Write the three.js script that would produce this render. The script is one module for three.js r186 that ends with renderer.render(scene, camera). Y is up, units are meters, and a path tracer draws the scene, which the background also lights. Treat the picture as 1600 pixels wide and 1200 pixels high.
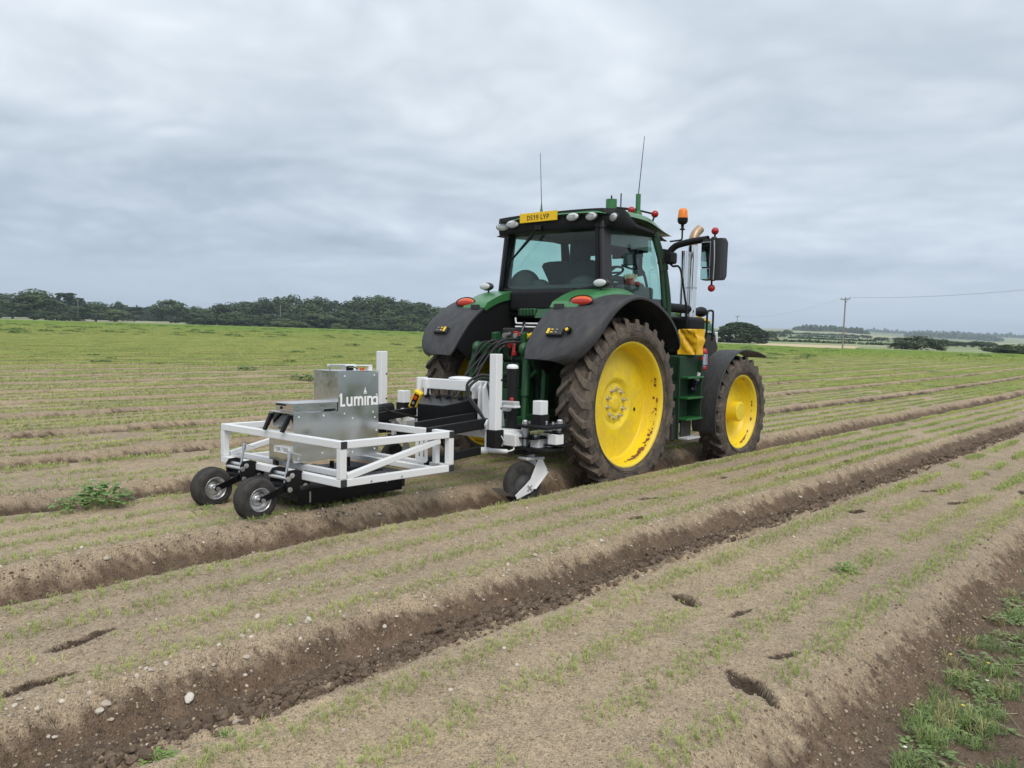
import * as THREE from 'three';
import { mergeGeometries } from 'three/addons/utils/BufferGeometryUtils.js';
import { RoundedBoxGeometry } from 'three/addons/geometries/RoundedBoxGeometry.js';

// ---------------------------------------------------------------- noise and random
function rng(seed) { let a = seed >>> 0; return () => { a = (a + 0x6D2B79F5) | 0; let t = Math.imul(a ^ (a >>> 15), 1 | a); t = (t + Math.imul(t ^ (t >>> 7), 61 | t)) ^ t; return ((t ^ (t >>> 14)) >>> 0) / 4294967296; }; }
const LAT = new Float32Array(65536); { const r = rng(77); for (let i = 0; i < 65536; i++) LAT[i] = r() * 2 - 1; }
function vnoise(x, y) {
  const xi = Math.floor(x), yi = Math.floor(y); let fx = x - xi, fy = y - yi;
  fx = fx * fx * (3 - 2 * fx); fy = fy * fy * (3 - 2 * fy);
  const a = xi & 255, b = (xi + 1) & 255, c = (yi & 255) << 8, d = ((yi + 1) & 255) << 8;
  const p = LAT[a | c], q = LAT[b | c], r = LAT[a | d], s = LAT[b | d];
  return p + (q - p) * fx + (r - p + (p - q - r + s) * fx) * fy;
}
function fbm(x, y, o = 4, g = 0.5) { let s = 0, a = 1, n = 0; for (let i = 0; i < o; i++) { s += a * vnoise(x + i * 17.3, y + i * 9.1); n += a; a *= g; x *= 2.03; y *= 2.03; } return s / n; }
const sstep = (a, b, x) => { const t = Math.min(1, Math.max(0, (x - a) / (b - a))); return t * t * (3 - 2 * t); };
const lerp = (a, b, t) => a + (b - a) * t;
const RAD = Math.PI / 180;

// ---------------------------------------------------------------- camera
const scene = new THREE.Scene();
const camera = new THREE.PerspectiveCamera(52.37, 4 / 3, 0.05, 20000);
{
  const TH = 42 * RAD, roll = 1.8615 * RAD, pitch = 4.0768 * RAD;
  const fwd = new THREE.Vector3(Math.cos(TH) * Math.cos(pitch), -Math.sin(pitch), -Math.sin(TH) * Math.cos(pitch));
  const r0 = new THREE.Vector3(Math.sin(TH), 0, Math.cos(TH)), u0 = new THREE.Vector3().crossVectors(r0, fwd);
  camera.up.copy(r0).multiplyScalar(-Math.sin(roll)).addScaledVector(u0, Math.cos(roll));
  camera.position.set(0, 1.58, 0);
  camera.lookAt(camera.position.clone().add(fwd));
}
const renderer = new THREE.WebGLRenderer();
renderer.toneMapping = THREE.LinearToneMapping;
renderer.toneMappingExposure = 1.28;
renderer.shadowMap.enabled = true;

// ---------------------------------------------------------------- sky (overcast) and soft sun behind the cloud
{
  const W = 2048, H = 1024, d = new Float32Array(W * H * 4);
  for (let j = 0; j < H; j++) {
    const el = ((j + 0.5) / H - 0.5) * Math.PI, sy = Math.sin(el), cy = Math.cos(el);
    for (let i = 0; i < W; i++) {
      const az = ((i + 0.5) / W - 0.5) * 2 * Math.PI, dx = Math.cos(az) * cy, dz = Math.sin(az) * cy, k = (j * W + i) * 4;
      if (sy < -0.02) { d[k] = 0.16; d[k + 1] = 0.15; d[k + 2] = 0.11; d[k + 3] = 1; continue; }
      const e = Math.max(0, sy), s = 1 / (e + 0.10), px = dx * s, pz = dz * s;
      // layered overcast: broad banks, then rolls, then wisps
      const warp = fbm(px * 0.55 + 3, pz * 0.55 + 8, 3) * 0.9;
      const big = fbm(px * 0.42 + warp + 11, pz * 0.42 - warp, 4, 0.5);
      const mid = fbm(px * 1.5 + warp * 1.6 + 40, pz * 1.2 + 5, 5, 0.55);
      const wis = fbm(px * 5.5 + 2 * mid, pz * 3.4 + 60, 4, 0.55);
      const fade = sstep(0.0, 0.12, e);
      const rol = fbm(px * 3.1 + warp * 2.2 + 70, pz * 2.4 + 31, 4, 0.55); let c = big * 0.18 + mid * 0.19 * (0.35 + 0.65 * fade) + (Math.abs(rol) * 0.26 - 0.055) * fade + wis * 0.07 * fade;
      const lum = 0.955 * (1 + 0.95 * Math.pow(e, 1.5)) * (1 + 0.62 * c * (0.35 + 0.65 * fade));
      const t = Math.min(1, Math.max(0, 0.5 + c * 2.0)), hz = 1 - sstep(0.0, 0.35, e);
      d[k] = lum * lerp(0.420, 0.535, t) * (1 - 0.06 * hz);
      d[k + 1] = lum * lerp(0.490, 0.575, t) * (1 - 0.01 * hz);
      d[k + 2] = lum * lerp(0.566, 0.618, t) * (1 + 0.055 * hz);
      d[k + 3] = 1;
    }
  }
  const sky = new THREE.DataTexture(d, W, H, THREE.RGBAFormat, THREE.FloatType);
  sky.mapping = THREE.EquirectangularReflectionMapping; sky.magFilter = THREE.LinearFilter; sky.minFilter = THREE.LinearFilter; sky.needsUpdate = true;
  scene.background = sky; scene.environment = sky;
  const sun = new THREE.DirectionalLight(0xfff4e6, 1.5);
  sun.position.set(-6, 26, 14); sun.target.position.set(7, 0, -5);
  sun.castShadow = true; sun.shadow.radius = 60; sun.shadow.mapSize.set(2048, 2048);
  Object.assign(sun.shadow.camera, { left: -22, right: 22, top: 22, bottom: -22, near: 1, far: 80 });
  scene.add(sun, sun.target);
}
scene.fog = new THREE.FogExp2(0xc2cfdb, 0.00022);

// ---------------------------------------------------------------- builders
const used = {};
function numbered(n) { const k = used[n] = (used[n] ?? -1) + 1; return k ? n + '_' + String(k).padStart(3, '0') : n; }
const sh = o => { o.traverse(c => { if (c.isMesh) { c.castShadow = true; c.receiveShadow = true; } }); return o; };
function thing(name, label, category, pos = [0, 0, 0], group) {
  const o = new THREE.Group(); o.name = numbered(name); o.position.set(...pos); scene.add(o);
  o.userData = { label, category }; if (group) o.userData.group = group; return o;
}
function tag(o, label, category, group, kind) { if (label) o.userData.label = label; if (category) o.userData.category = category; if (group) o.userData.group = group; if (kind) o.userData.kind = kind; return o; }
function prep(g) { if (g.index) g = g.toNonIndexed(); if (!g.attributes.normal) g.computeVertexNormals(); for (const k of Object.keys(g.attributes)) if (!['position', 'normal', 'uv'].includes(k)) g.deleteAttribute(k); if (!g.attributes.uv) g.setAttribute('uv', new THREE.BufferAttribute(new Float32Array(g.attributes.position.count * 2), 2)); g.morphAttributes = {}; return g; }
function merge(list) { list = list.flat(9).map(prep); return list.length > 1 ? mergeGeometries(list) : list[0]; }
function mesh(name, geos, mat, parent = scene) {
  const m = new THREE.Mesh(merge([geos]), mat); m.name = parent === scene ? numbered(name) : name; m.castShadow = m.receiveShadow = true; parent.add(m); return m;
}
function grp(name, parent, pos) { const g = new THREE.Group(); g.name = name; if (pos) g.position.set(...pos); parent.add(g); return g; }
// geometries: a, b are min and max corners
function bx(a, b, r = 0) {
  const s = [0, 1, 2].map(i => Math.abs(b[i] - a[i]));
  const g = r ? new RoundedBoxGeometry(s[0], s[1], s[2], 2, Math.min(r, Math.min(...s) * 0.49)) : new THREE.BoxGeometry(...s);
  return g.translate((a[0] + b[0]) / 2, (a[1] + b[1]) / 2, (a[2] + b[2]) / 2);
}
const V = p => new THREE.Vector3(...p);
function orient(g, a, b) { // g lies along +y, centred
  const A = V(a), B = V(b), d = B.clone().sub(A), q = new THREE.Quaternion().setFromUnitVectors(new THREE.Vector3(0, 1, 0), d.clone().normalize());
  return g.applyQuaternion(q).translate((A.x + B.x) / 2, (A.y + B.y) / 2, (A.z + B.z) / 2);
}
function cyl(a, b, r, r2 = r, n = 16) { return orient(new THREE.CylinderGeometry(r2, r, V(a).distanceTo(V(b)), n), a, b); }
function bar(a, b, w, h, r = 0.004, up = [0, 1, 0]) { // rectangular tube from a to b; w across, h along up
  const A = V(a), B = V(b), d = B.clone().sub(A), L = d.length(); d.normalize();
  let u = V(up); const s = new THREE.Vector3().crossVectors(d, u).normalize(); u = new THREE.Vector3().crossVectors(s, d);
  const g = r ? new RoundedBoxGeometry(L, h, w, 2, Math.min(r, w * 0.49, h * 0.49)) : new THREE.BoxGeometry(L, h, w);
  const m = new THREE.Matrix4().makeBasis(d, u, s); g.applyMatrix4(m);
  return g.translate((A.x + B.x) / 2, (A.y + B.y) / 2, (A.z + B.z) / 2);
}
function tube(pts, r, n = 24, k = 8) { return new THREE.TubeGeometry(new THREE.CatmullRomCurve3(pts.map(V), false, 'catmullrom', 0.35), n, r, k, false); }
function ball(c, r, sx = 1, sy = 1, sz = 1, n = 16) { return new THREE.SphereGeometry(r, n, Math.ceil(n * 0.7)).scale(sx, sy, sz).translate(...c); }
// polygon in x-y plane extruded along z from z0 to z1
function slab(pts, z0, z1, bev = 0.004) {
  const s = new THREE.Shape(pts.map(p => new THREE.Vector2(p[0], p[1])));
  const b = Math.min(bev, Math.abs(z1 - z0) * 0.3);
  return new THREE.ExtrudeGeometry(s, { depth: Math.abs(z1 - z0) - 2 * b, bevelEnabled: b > 0, bevelThickness: b, bevelSize: b, bevelOffset: -b, bevelSegments: 2, curveSegments: 16 }).translate(0, 0, Math.min(z0, z1) + b);
}
// grid surface from f(u,v) -> [x,y,z]
function surf(f, nu, nv) {
  const p = [], uv = [], ix = [];
  for (let j = 0; j <= nv; j++) for (let i = 0; i <= nu; i++) { p.push(...f(i / nu, j / nv)); uv.push(i / nu, j / nv); }
  for (let j = 0; j < nv; j++) for (let i = 0; i < nu; i++) { const a = j * (nu + 1) + i, b = a + 1, c = a + nu + 1, d = c + 1; ix.push(a, c, b, b, c, d); }
  const g = new THREE.BufferGeometry(); g.setAttribute('position', new THREE.Float32BufferAttribute(p, 3)); g.setAttribute('uv', new THREE.Float32BufferAttribute(uv, 2)); g.setIndex(ix); g.computeVertexNormals(); return g;
}
function lathe(prof, n = 64) { return new THREE.LatheGeometry(prof.map(p => new THREE.Vector2(p[0], p[1])), n); } // about y
const latheZ = (prof, n) => lathe(prof, n).rotateX(Math.PI / 2); // profile [r, z]
function std(c, rough = 0.7, metal = 0, o = {}) { const m = new THREE.MeshStandardMaterial({ roughness: rough, metalness: metal, ...o }); if (Array.isArray(c)) m.color.setRGB(...c); else m.color.set(c); return m; }
function noiseTex(n, f, srgb = false, rep = null) { // f(i/n, j/n) -> [r,g,b] 0..1
  const d = new Uint8Array(n * n * 4);
  for (let j = 0; j < n; j++) for (let i = 0; i < n; i++) { const c = f(i / n, j / n), k = (j * n + i) * 4; d[k] = 255 * Math.min(1, Math.max(0, c[0])); d[k + 1] = 255 * Math.min(1, Math.max(0, c[1])); d[k + 2] = 255 * Math.min(1, Math.max(0, c[2])); d[k + 3] = 255; }
  const t = new THREE.DataTexture(d, n, n); t.wrapS = t.wrapT = THREE.RepeatWrapping; t.magFilter = THREE.LinearFilter; t.minFilter = THREE.LinearMipmapLinearFilter; t.generateMipmaps = true; if (srgb) t.colorSpace = THREE.SRGBColorSpace; if (rep) t.repeat.set(...rep); t.needsUpdate = true; return t;
}
// tiling noise: lattice with period p
function tn(u, v, p, s = 0) {
  const x = u * p, y = v * p, xi = Math.floor(x), yi = Math.floor(y); let fx = x - xi, fy = y - yi; fx = fx * fx * (3 - 2 * fx); fy = fy * fy * (3 - 2 * fy);
  const h = (a, b) => LAT[(((a % p) * 131 + (b % p) * 311 + s * 977) * 7919) & 65535];
  return lerp(lerp(h(xi, yi), h(xi + 1, yi), fx), lerp(h(xi, yi + 1), h(xi + 1, yi + 1), fx), fy);
}
// ---------------------------------------------------------------- the field: beds and wheel furrows along x
const PITCH = 2.08, VA = -5.02;
const vrow = (x, z) => z - 0.015 * (x - 7) * (1 - sstep(30, 60, x));
const zrow = (x, v) => v + 0.015 * (x - 7) * (1 - sstep(30, 60, x));
// footprints: x, z, length, width, turn, depth
const PRINTS = [[3.30, -1.46, .33, .15, -2.09, .085], [4.12, -2.25, .27, .13, -2.02, .08], [4.15, -1.92, .26, .05, -.17, .012], [3.75, -1.49, .22, .05, -.42, .012], [1.38, -4.0, .34, .09, .24, .035], [1.05, -3.63, .34, .09, .09, .055],
  [6.39, -3.96, .26, .10, -.26, .05], [5.64, -3.6, .25, .10, .04, .05], [10.36, -3.46, .55, .13, -.1, .04], [9.2, -2.13, .5, .12, -.43, .04], [8.64, -1.81, .32, .1, -.33, .03], [10.9, -2.0, .3, .1, .1, .04], [12.3, -4.2, .3, .1, 0, .04], [9.9, -1.45, .3, .1, .2, .035], [7.4, -2.35, .26, .1, -.3, .03], [8.0, -4.0, .25, .1, .1, .03]];
function printAt(x, z) { // depth and a mask 0..1 for freshly pressed soil, its colour darkened further as hollow shade
  let d = 0, m = 0;
  for (const [px, pz, L, w, a, dep] of PRINTS) {
    const dx = x - px, dz = z - pz; if (dx * dx + dz * dz > 0.12) continue;
    const c = Math.cos(a), s = Math.sin(a); const u = (dx * c - dz * s) / (L / 2), v = (dx * s + dz * c) / (w / 2);
    const r = Math.sqrt(u * u + v * v) + 0.20 * vnoise(x * 13, z * 13) + 0.06 * vnoise(x * 30, z * 30);
    const k = 1 - sstep(0.60, 1.0, r);
    d = Math.max(d, k * dep * (0.75 + 0.35 * u * (dep > .05 ? 1 : -1)) - 0.012 * Math.exp(-((r - 1.12) ** 2) / 0.02)); m = Math.max(m, 1 - sstep(0.86, 1.0, r));
  }
  return [d, m];
}
const nearPrint = (x, z) => PRINTS.some(([px, pz, L]) => Math.hypot(x - px, z - pz) < L * 0.5 + 0.03);
function furrow(x, z) { // k, signed distance from the furrow centre (warped)
  const v = vrow(x, z), q = (v - VA) / PITCH, k = Math.round(q); let dz = (q - k) * PITCH;
  const o = k * 13.7;
  dz += 0.030 * vnoise(x * 0.7 + o, o) + 0.010 * vnoise(x * 3.1 + o, 3 + dz * 2) + 0.012 * vnoise(x * 11 + o, 7 + dz * 6);
  return [k, dz];
}
const fdepth = k => k === 1 ? 0.165 : k >= 2 ? 0.22 : k === 0 ? 0.22 : 0.19;
function fshape(k, dz) {
  if (k > 2) return 1;
  if (dz < 0) return 1 - sstep(k === 1 ? 0.17 : k === 2 ? 0.04 : 0.12, k === 2 ? 0.44 : 0.42, -dz);
  return k === 2 ? 1 : k === 1 ? 1 - 0.70 * sstep(-0.15, 0.28, dz) - 0.30 * sstep(0.28, 0.36, dz) : 1 - sstep(0.2, 0.37, dz);
}
function macro(x, z) {
  const r = Math.hypot(x, z);
  return 0.05 * vnoise(x * 0.05, z * 0.06) * sstep(8, 30, r) + 0.25 * vnoise(x * 0.014 + 5, z * 0.017) * sstep(25, 90, r);
}
function height(x, z, fine = 1) {
  const r = Math.hypot(x, z);
  let h = macro(x, z);
  if (r < 95) {
    const fo = 1 - sstep(70, 95, r), [k, dz] = furrow(x, z), s = fshape(k, dz), bed = 1 - s;
    h -= fdepth(k) * s * fo;
    h += 0.012 * sstep(0.62, 0.46, Math.abs(dz)) * bed * fo; // shoulder ridge
    if (fine > 0) {
      h += bed * (0.010 * vnoise(x * 1.3, z * 1.7) + 0.006 * vnoise(x * 6, z * 7) + 0.0035 * vnoise(x * 19, z * 19));
      h += s * (0.016 * vnoise(x * 2.1, z * 4) + 0.012 * vnoise(x * 9, z * 9));
      if (fine > 1) {
        h += bed * (0.0042 * vnoise(x * 43, z * 43) + 0.0025 * vnoise(x * 90, z * 90));
        const wall = s * (1 - s) * 4;
        h += wall * (0.016 * vnoise(x * 14, z * 11 + 4) + 0.014 * vnoise(x * 34, z * 30) + 0.006 * vnoise(x * 80, z * 70));
        if (k === 1 && dz > -0.2) { // crumbled floor
          const f = sstep(-0.22, -0.14, dz) * sstep(0.36, 0.26, dz); h += f * (0.030 * Math.abs(vnoise(x * 15, z * 15)) + 0.022 * Math.abs(vnoise(x * 33 + 9, z * 33)));
        } else h += s * 0.007 * vnoise(x * 30, z * 30);
        if (r < 15) h -= printAt(x, z)[0];
      }
    }
    // a shallow drill mark on the bed under the machine
    const v = vrow(x, z); if (fine > 0) h -= 0.022 * Math.exp(-(((v + 6.02 + 0.02 * vnoise(x * 2, 1)) / 0.028) ** 2)) * sstep(-0.3, 0.2, vnoise(x * 1.1, 9)) ;
  }
  if (r > 125) { const az = Math.atan2(-z, x) / RAD, e = r - EDGE(x, z); if (e > 0) h = lerp(h, -0.02, sstep(0, 6, e)) - (0.25 + lerp(1.5, 0.22, 1 - sstep(27, 40, az))) * sstep(0, 14, e); }
  return h;
}
const EDGE = (x, z) => { const a = Math.atan2(-z, x) / RAD; return lerp(137, 196, sstep(18, 58, a)) + 4 * vnoise(a * 0.6, 2); }; // distance to the end of the crop
function soilColour(x, z, out) {
  const r = Math.hypot(x, z);
  // dry crust of the beds
  const n1 = fbm(x * 0.55, z * 0.8, 3), n2 = vnoise(x * 5.5, z * 6.5), n3 = vnoise(x * 17, z * 19);
  let c0 = 0.490, c1 = 0.382, c2 = 0.258; let g = 1 + 0.13 * n1 + 0.07 * n2 + 0.06 * n3;
  c0 *= g; c1 *= g; c2 *= g * (1 - 0.04 * n1);
  if (r < 95) {
    const [k, dz] = furrow(x, z), s = fshape(k, dz) * (1 - sstep(70, 95, r));
    // worked, moist soil with a ragged outline; far furrows also carry painted shade
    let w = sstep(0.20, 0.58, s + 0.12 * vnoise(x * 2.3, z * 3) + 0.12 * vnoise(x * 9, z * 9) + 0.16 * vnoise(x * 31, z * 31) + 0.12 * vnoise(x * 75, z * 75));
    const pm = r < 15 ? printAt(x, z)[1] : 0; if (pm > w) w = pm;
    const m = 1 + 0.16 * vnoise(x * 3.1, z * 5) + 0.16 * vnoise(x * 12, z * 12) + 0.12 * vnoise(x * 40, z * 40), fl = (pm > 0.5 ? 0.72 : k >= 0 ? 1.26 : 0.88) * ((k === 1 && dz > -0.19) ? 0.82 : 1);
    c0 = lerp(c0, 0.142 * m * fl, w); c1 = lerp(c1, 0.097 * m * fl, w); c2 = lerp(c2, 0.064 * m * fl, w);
    if (k === 1 && dz > 0.1) w = Math.max(w, 0);
    // pale dusted stones and dry flakes on the shoulders
    const fl2 = sstep(0.55, 0.8, vnoise(x * 29, z * 31)) * (1 - w) * 0.25; c0 += 0.1 * fl2; c1 += 0.09 * fl2; c2 += 0.075 * fl2;
  }
  const gx = sstep(52, 92, r + 8 * vnoise(x * 0.07, z * 0.09)); // the young crop closes over the soil
  const far = sstep(0.50, 0.80, r / EDGE(x, z) + 0.06 * vnoise(x * 0.03, z * 0.05));
  const pv = 1 + 0.12 * fbm(x * 0.05, z * 0.09, 3) + 0.10 * vnoise(x * 0.6, z * 0.6);
  const e0 = lerp(0.27, 0.22, far) * pv, e1 = lerp(0.285, 0.29, far) * pv, e2 = lerp(0.085, 0.055, far) * pv;
  out[0] = lerp(c0, e0, gx); out[1] = lerp(c1, e1, gx); out[2] = lerp(c2, e2, gx);
  if (z > 0.2 || x < -2) { const k = Math.max(sstep(0.2, 0.9, z + 0.3 * vnoise(x * 1.3, z * 1.3)), sstep(-2, -4, x)); out[0] = lerp(out[0], 0.062, k); out[1] = lerp(out[1], 0.085, k); out[2] = lerp(out[2], 0.030, k); } // grass headland
  if (r > EDGE(x, z)) { const k = sstep(0, 3, r - EDGE(x, z)); out[0] = lerp(out[0], 0.17, k); out[1] = lerp(out[1], 0.22, k); out[2] = lerp(out[2], 0.06, k); }
}
function steps(a, b, d0, grow, dmax) { const r = [a]; let d = d0; while (r[r.length - 1] < b) { r.push(r[r.length - 1] + d); d = Math.min(dmax, d * grow); } r[r.length - 1] = b; return r; }
function patch(xs, zs, fine, P, C, U, I, snap) {
  const off = P.length / 3, nx = xs.length, nz = zs.length, c = [0, 0, 0];
  for (let j = 0; j < nz; j++) for (let i = 0; i < nx; i++) {
    const x = xs[i], z = zs[j]; let h = height(x, z, typeof fine === 'function' ? fine(x, z) : fine);
    if (snap && (j === nz - 1)) { // meet the coarser neighbour on its own edge
      let k = 1; while (k < snap.xs.length - 1 && snap.xs[k] < x) k++;
      const x0 = snap.xs[k - 1], x1 = snap.xs[k], t = (x - x0) / (x1 - x0); h = lerp(height(x0, z, snap.fine), height(x1, z, snap.fine), t);
    }
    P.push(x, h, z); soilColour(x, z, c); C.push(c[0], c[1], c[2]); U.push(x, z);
  }
  for (let j = 0; j < nz - 1; j++) for (let i = 0; i < nx - 1; i++) { const a = off + j * nx + i, b = a + 1, d = a + nx, e = d + 1; I.push(a, b, d, b, e, d); }
}
{
  const P = [], C = [], U = [], I = [];
  const back = steps(0, 60, 0.4, 1.25, 12).slice(1).reverse().map(v => -v);
  const fx = (x0, d0, g, dm, x1) => [...back, ...steps(0, x0, 0.3, 1, 1).slice(0, -1), ...steps(x0, x1, d0, g, dm)];
  const x1 = [...back, 0, ...steps(0.35, 8.5, 0.0165, 1, 1).slice(0, -1), ...steps(8.5, 260, 0.018, 1.012, 6)];
  const x2 = [...back, 0, ...steps(0.4, 18, 0.034, 1, 1).slice(0, -1), ...steps(18, 260, 0.04, 1.015, 6)];
  const x3 = [...back, 0, ...steps(1, 30, 0.13, 1, 1).slice(0, -1), ...steps(30, 260, 0.15, 1.02, 6)];
  const x4 = [...back, 0, ...steps(6, 260, 4, 1, 4)];
  const z1 = steps(0, 4.1, 0.0145, 1, 1), z2 = steps(4.1, 14, 0.03, 1.002, 0.05), z3 = steps(14, 92, 0.055, 1.004, 0.3), z4 = steps(92, 260, 3, 1.02, 6);
  const neg = a => a.map(v => -v);
  // winding: rows run from z near to far, flip for upward normals
  const z0 = steps(0, 60, 0.04, 1.14, 10).reverse();
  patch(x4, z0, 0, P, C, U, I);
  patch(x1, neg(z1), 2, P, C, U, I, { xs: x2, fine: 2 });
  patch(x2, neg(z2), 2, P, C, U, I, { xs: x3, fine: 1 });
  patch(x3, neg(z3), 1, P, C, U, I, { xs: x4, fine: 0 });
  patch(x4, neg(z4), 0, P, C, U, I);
  const g = new THREE.BufferGeometry();
  g.setAttribute('position', new THREE.Float32BufferAttribute(P, 3)); g.setAttribute('color', new THREE.Float32BufferAttribute(C, 3)); g.setAttribute('uv', new THREE.Float32BufferAttribute(U, 2)); g.setIndex(new THREE.BufferAttribute(new Uint32Array(I), 1)); g.computeVertexNormals();
  if (g.attributes.normal.getY(Math.floor(P.length / 6)) < 0) { const a = g.index.array; for (let i = 0; i < a.length; i += 3) { const t = a[i]; a[i] = a[i + 1]; a[i + 1] = t; } g.computeVertexNormals(); }
  const r = rng(5), grit = [];
  for (let i = 0; i < 4200; i++) grit.push([r(), r(), 0.0014 + 0.0048 * r() ** 2.6, r()]);
  const N = 1024, cell = {}; for (const p of grit) { const k = Math.floor(p[0] * 64) + '_' + Math.floor(p[1] * 64); (cell[k] ??= []).push(p); }
  const gritAt = (u, v) => { let best = null; const ci = Math.floor(u * 64), cj = Math.floor(v * 64); for (let a = -1; a <= 1; a++) for (let b = -1; b <= 1; b++) { const L = cell[((ci + a + 64) % 64) + '_' + ((cj + b + 64) % 64)]; if (L) for (const p of L) { let du = Math.abs(u - p[0]), dv = Math.abs(v - p[1]); du = Math.min(du, 1 - du); dv = Math.min(dv, 1 - dv); const q = Math.hypot(du, dv) / p[2]; if (q < 1) best = [q, p[3]]; } } return best; };
  const map = noiseTex(N, (u, v) => {
    let a = 0.76 + 0.08 * tn(u, v, 24, 1) + 0.13 * tn(u, v, 90, 2) + 0.20 * tn(u, v, 260, 3); const q = gritAt(u, v);
    if (q) a = q[1] > 0.62 ? 1.0 : q[1] < 0.35 ? a * 0.66 : a * 0.9;
    return [a, a * 0.995, a * 0.985];
  }, false);
  const bump = noiseTex(N, (u, v) => { let a = 0.45 + 0.14 * tn(u, v, 40, 5) + 0.16 * tn(u, v, 130, 6) + 0.14 * tn(u, v, 380, 7); const q = gritAt(u, v); if (q) a += 0.35 * Math.sqrt(1 - q[0] * q[0]); return [a, a, a]; });
  for (const t of [map, bump]) t.repeat.set(1 / 0.9, 1 / 0.9);
  const mat = new THREE.MeshStandardMaterial({ vertexColors: true, map, bumpMap: bump, bumpScale: 0.016, roughness: 1 });
  const m = new THREE.Mesh(g, mat); m.name = 'ground'; m.userData.kind = 'structure'; m.receiveShadow = m.castShadow = true; scene.add(m);
}
// ---------------------------------------------------------------- materials of the machines
const M = {
  green: std([0.018, 0.115, 0.030], 0.32), greenDark: std([0.007, 0.038, 0.015], 0.6), greenHitchShaded: std([0.011, 0.070, 0.021], 0.45), greenSkyLit: std([0.040, 0.170, 0.055], 0.30),  // roof green lightened for sky sheen, hitch green darkened for shade, both in colour
  yellow: std([0.82, 0.56, 0.012], 0.42), yellowDirty: std([0.70, 0.50, 0.05], 0.6), black: new THREE.MeshPhysicalMaterial({ color: new THREE.Color().setRGB(0.009, 0.009, 0.010), roughness: 0.6, specularIntensity: 0.55 }), blackGloss: new THREE.MeshPhysicalMaterial({ color: new THREE.Color().setRGB(0.005, 0.005, 0.006), roughness: 0.3, specularIntensity: 0.5 }), plastic: std([0.028, 0.028, 0.031], 0.55),
  white: std([0.74, 0.75, 0.76], 0.38), steel: std([0.55, 0.55, 0.56], 0.35, 0.9), zinc: std([0.62, 0.62, 0.62], 0.32, 0.85), chrome: std([0.80, 0.79, 0.77], 0.12, 1), red: std([0.45, 0.02, 0.02], 0.35), rust: std([0.20, 0.085, 0.035], 0.9),
  lens: std([0.62, 0.64, 0.64], 0.25, 0.1), orange: std([0.80, 0.20, 0.012], 0.3, 0, { transparent: false }), redLens: std([0.38, 0.012, 0.012], 0.25), hose: std([0.014, 0.014, 0.015], 0.6), grey: std([0.22, 0.225, 0.235], 0.6), greyLight: std([0.46, 0.47, 0.48], 0.5), inside: std([0.055, 0.058, 0.062], 0.85), fabric: std([0.05, 0.052, 0.058], 0.95),
};
// matt rubber with dried soil in the texture
function dirtMat(c, dirt, amt, rough, rep, seed, bump = 0.0015) {
  const t = noiseTex(256, (u, v) => { const n = 0.5 + 0.5 * (0.55 * tn(u, v, 9, seed) + 0.3 * tn(u, v, 34, seed + 1) + 0.25 * tn(u, v, 110, seed + 2)); const k = amt * sstep(0.30, 0.72, n); return [lerp(c[0], dirt[0], k), lerp(c[1], dirt[1], k), lerp(c[2], dirt[2], k)].map(x => x <= 0.0031308 ? 12.92 * x : 1.055 * x ** (1 / 2.4) - 0.055); }, true, rep);
  const b = noiseTex(128, (u, v) => { const n = 0.5 + 0.3 * tn(u, v, 20, seed + 5) + 0.2 * tn(u, v, 60, seed + 6); return [n, n, n]; }, false, rep);
  return new THREE.MeshStandardMaterial({ map: t, roughness: rough, bumpMap: b, bumpScale: bump });
}
M.tyre = dirtMat([0.048, 0.042, 0.038], [0.150, 0.118, 0.090], 0.95, 0.92, [6, 2], 21);
M.smallTyre = dirtMat([0.026, 0.025, 0.025], [0.062, 0.056, 0.049], 0.7, 0.9, [3, 1], 25);
M.fender = dirtMat([0.028, 0.028, 0.031], [0.052, 0.051, 0.050], 0.7, 0.62, [3, 2], 31, 0.0006);
M.rimPaint = dirtMat([0.86, 0.64, 0.012], [0.70, 0.51, 0.06], 0.7, 0.42, [2, 2], 35, 0.0003);
M.soiledBlack = dirtMat([0.013, 0.013, 0.014], [0.05, 0.042, 0.034], 0.5, 0.65, [2, 2], 39, 0.0004);
M.glass = new THREE.MeshPhysicalMaterial({ color: new THREE.Color().setRGB(0.66, 0.86, 0.80), transmission: 1, thickness: 0, roughness: 0.02, ior: 1.45, side: THREE.DoubleSide });
M.mirror = std([0.75, 0.78, 0.80], 0.03, 1);
M.yellow.side = M.rimPaint.side = M.fender.side = M.green.side = M.black.side = M.greenSkyLit.side = M.plastic.side = M.white.side = THREE.DoubleSide;

// ---------------------------------------------------------------- tractor (x forward, z to its right, base between the rear wheels)
const tractor = thing('tractor', 'green farm tractor with yellow wheels and black mudguards standing in the wheel furrows', 'tractor', [7.405, -0.014, -6.067]);
tractor.rotation.set(-0.7 * RAD, 1.0 * RAD, 0, 'YZX');
const T = tractor;

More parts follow.
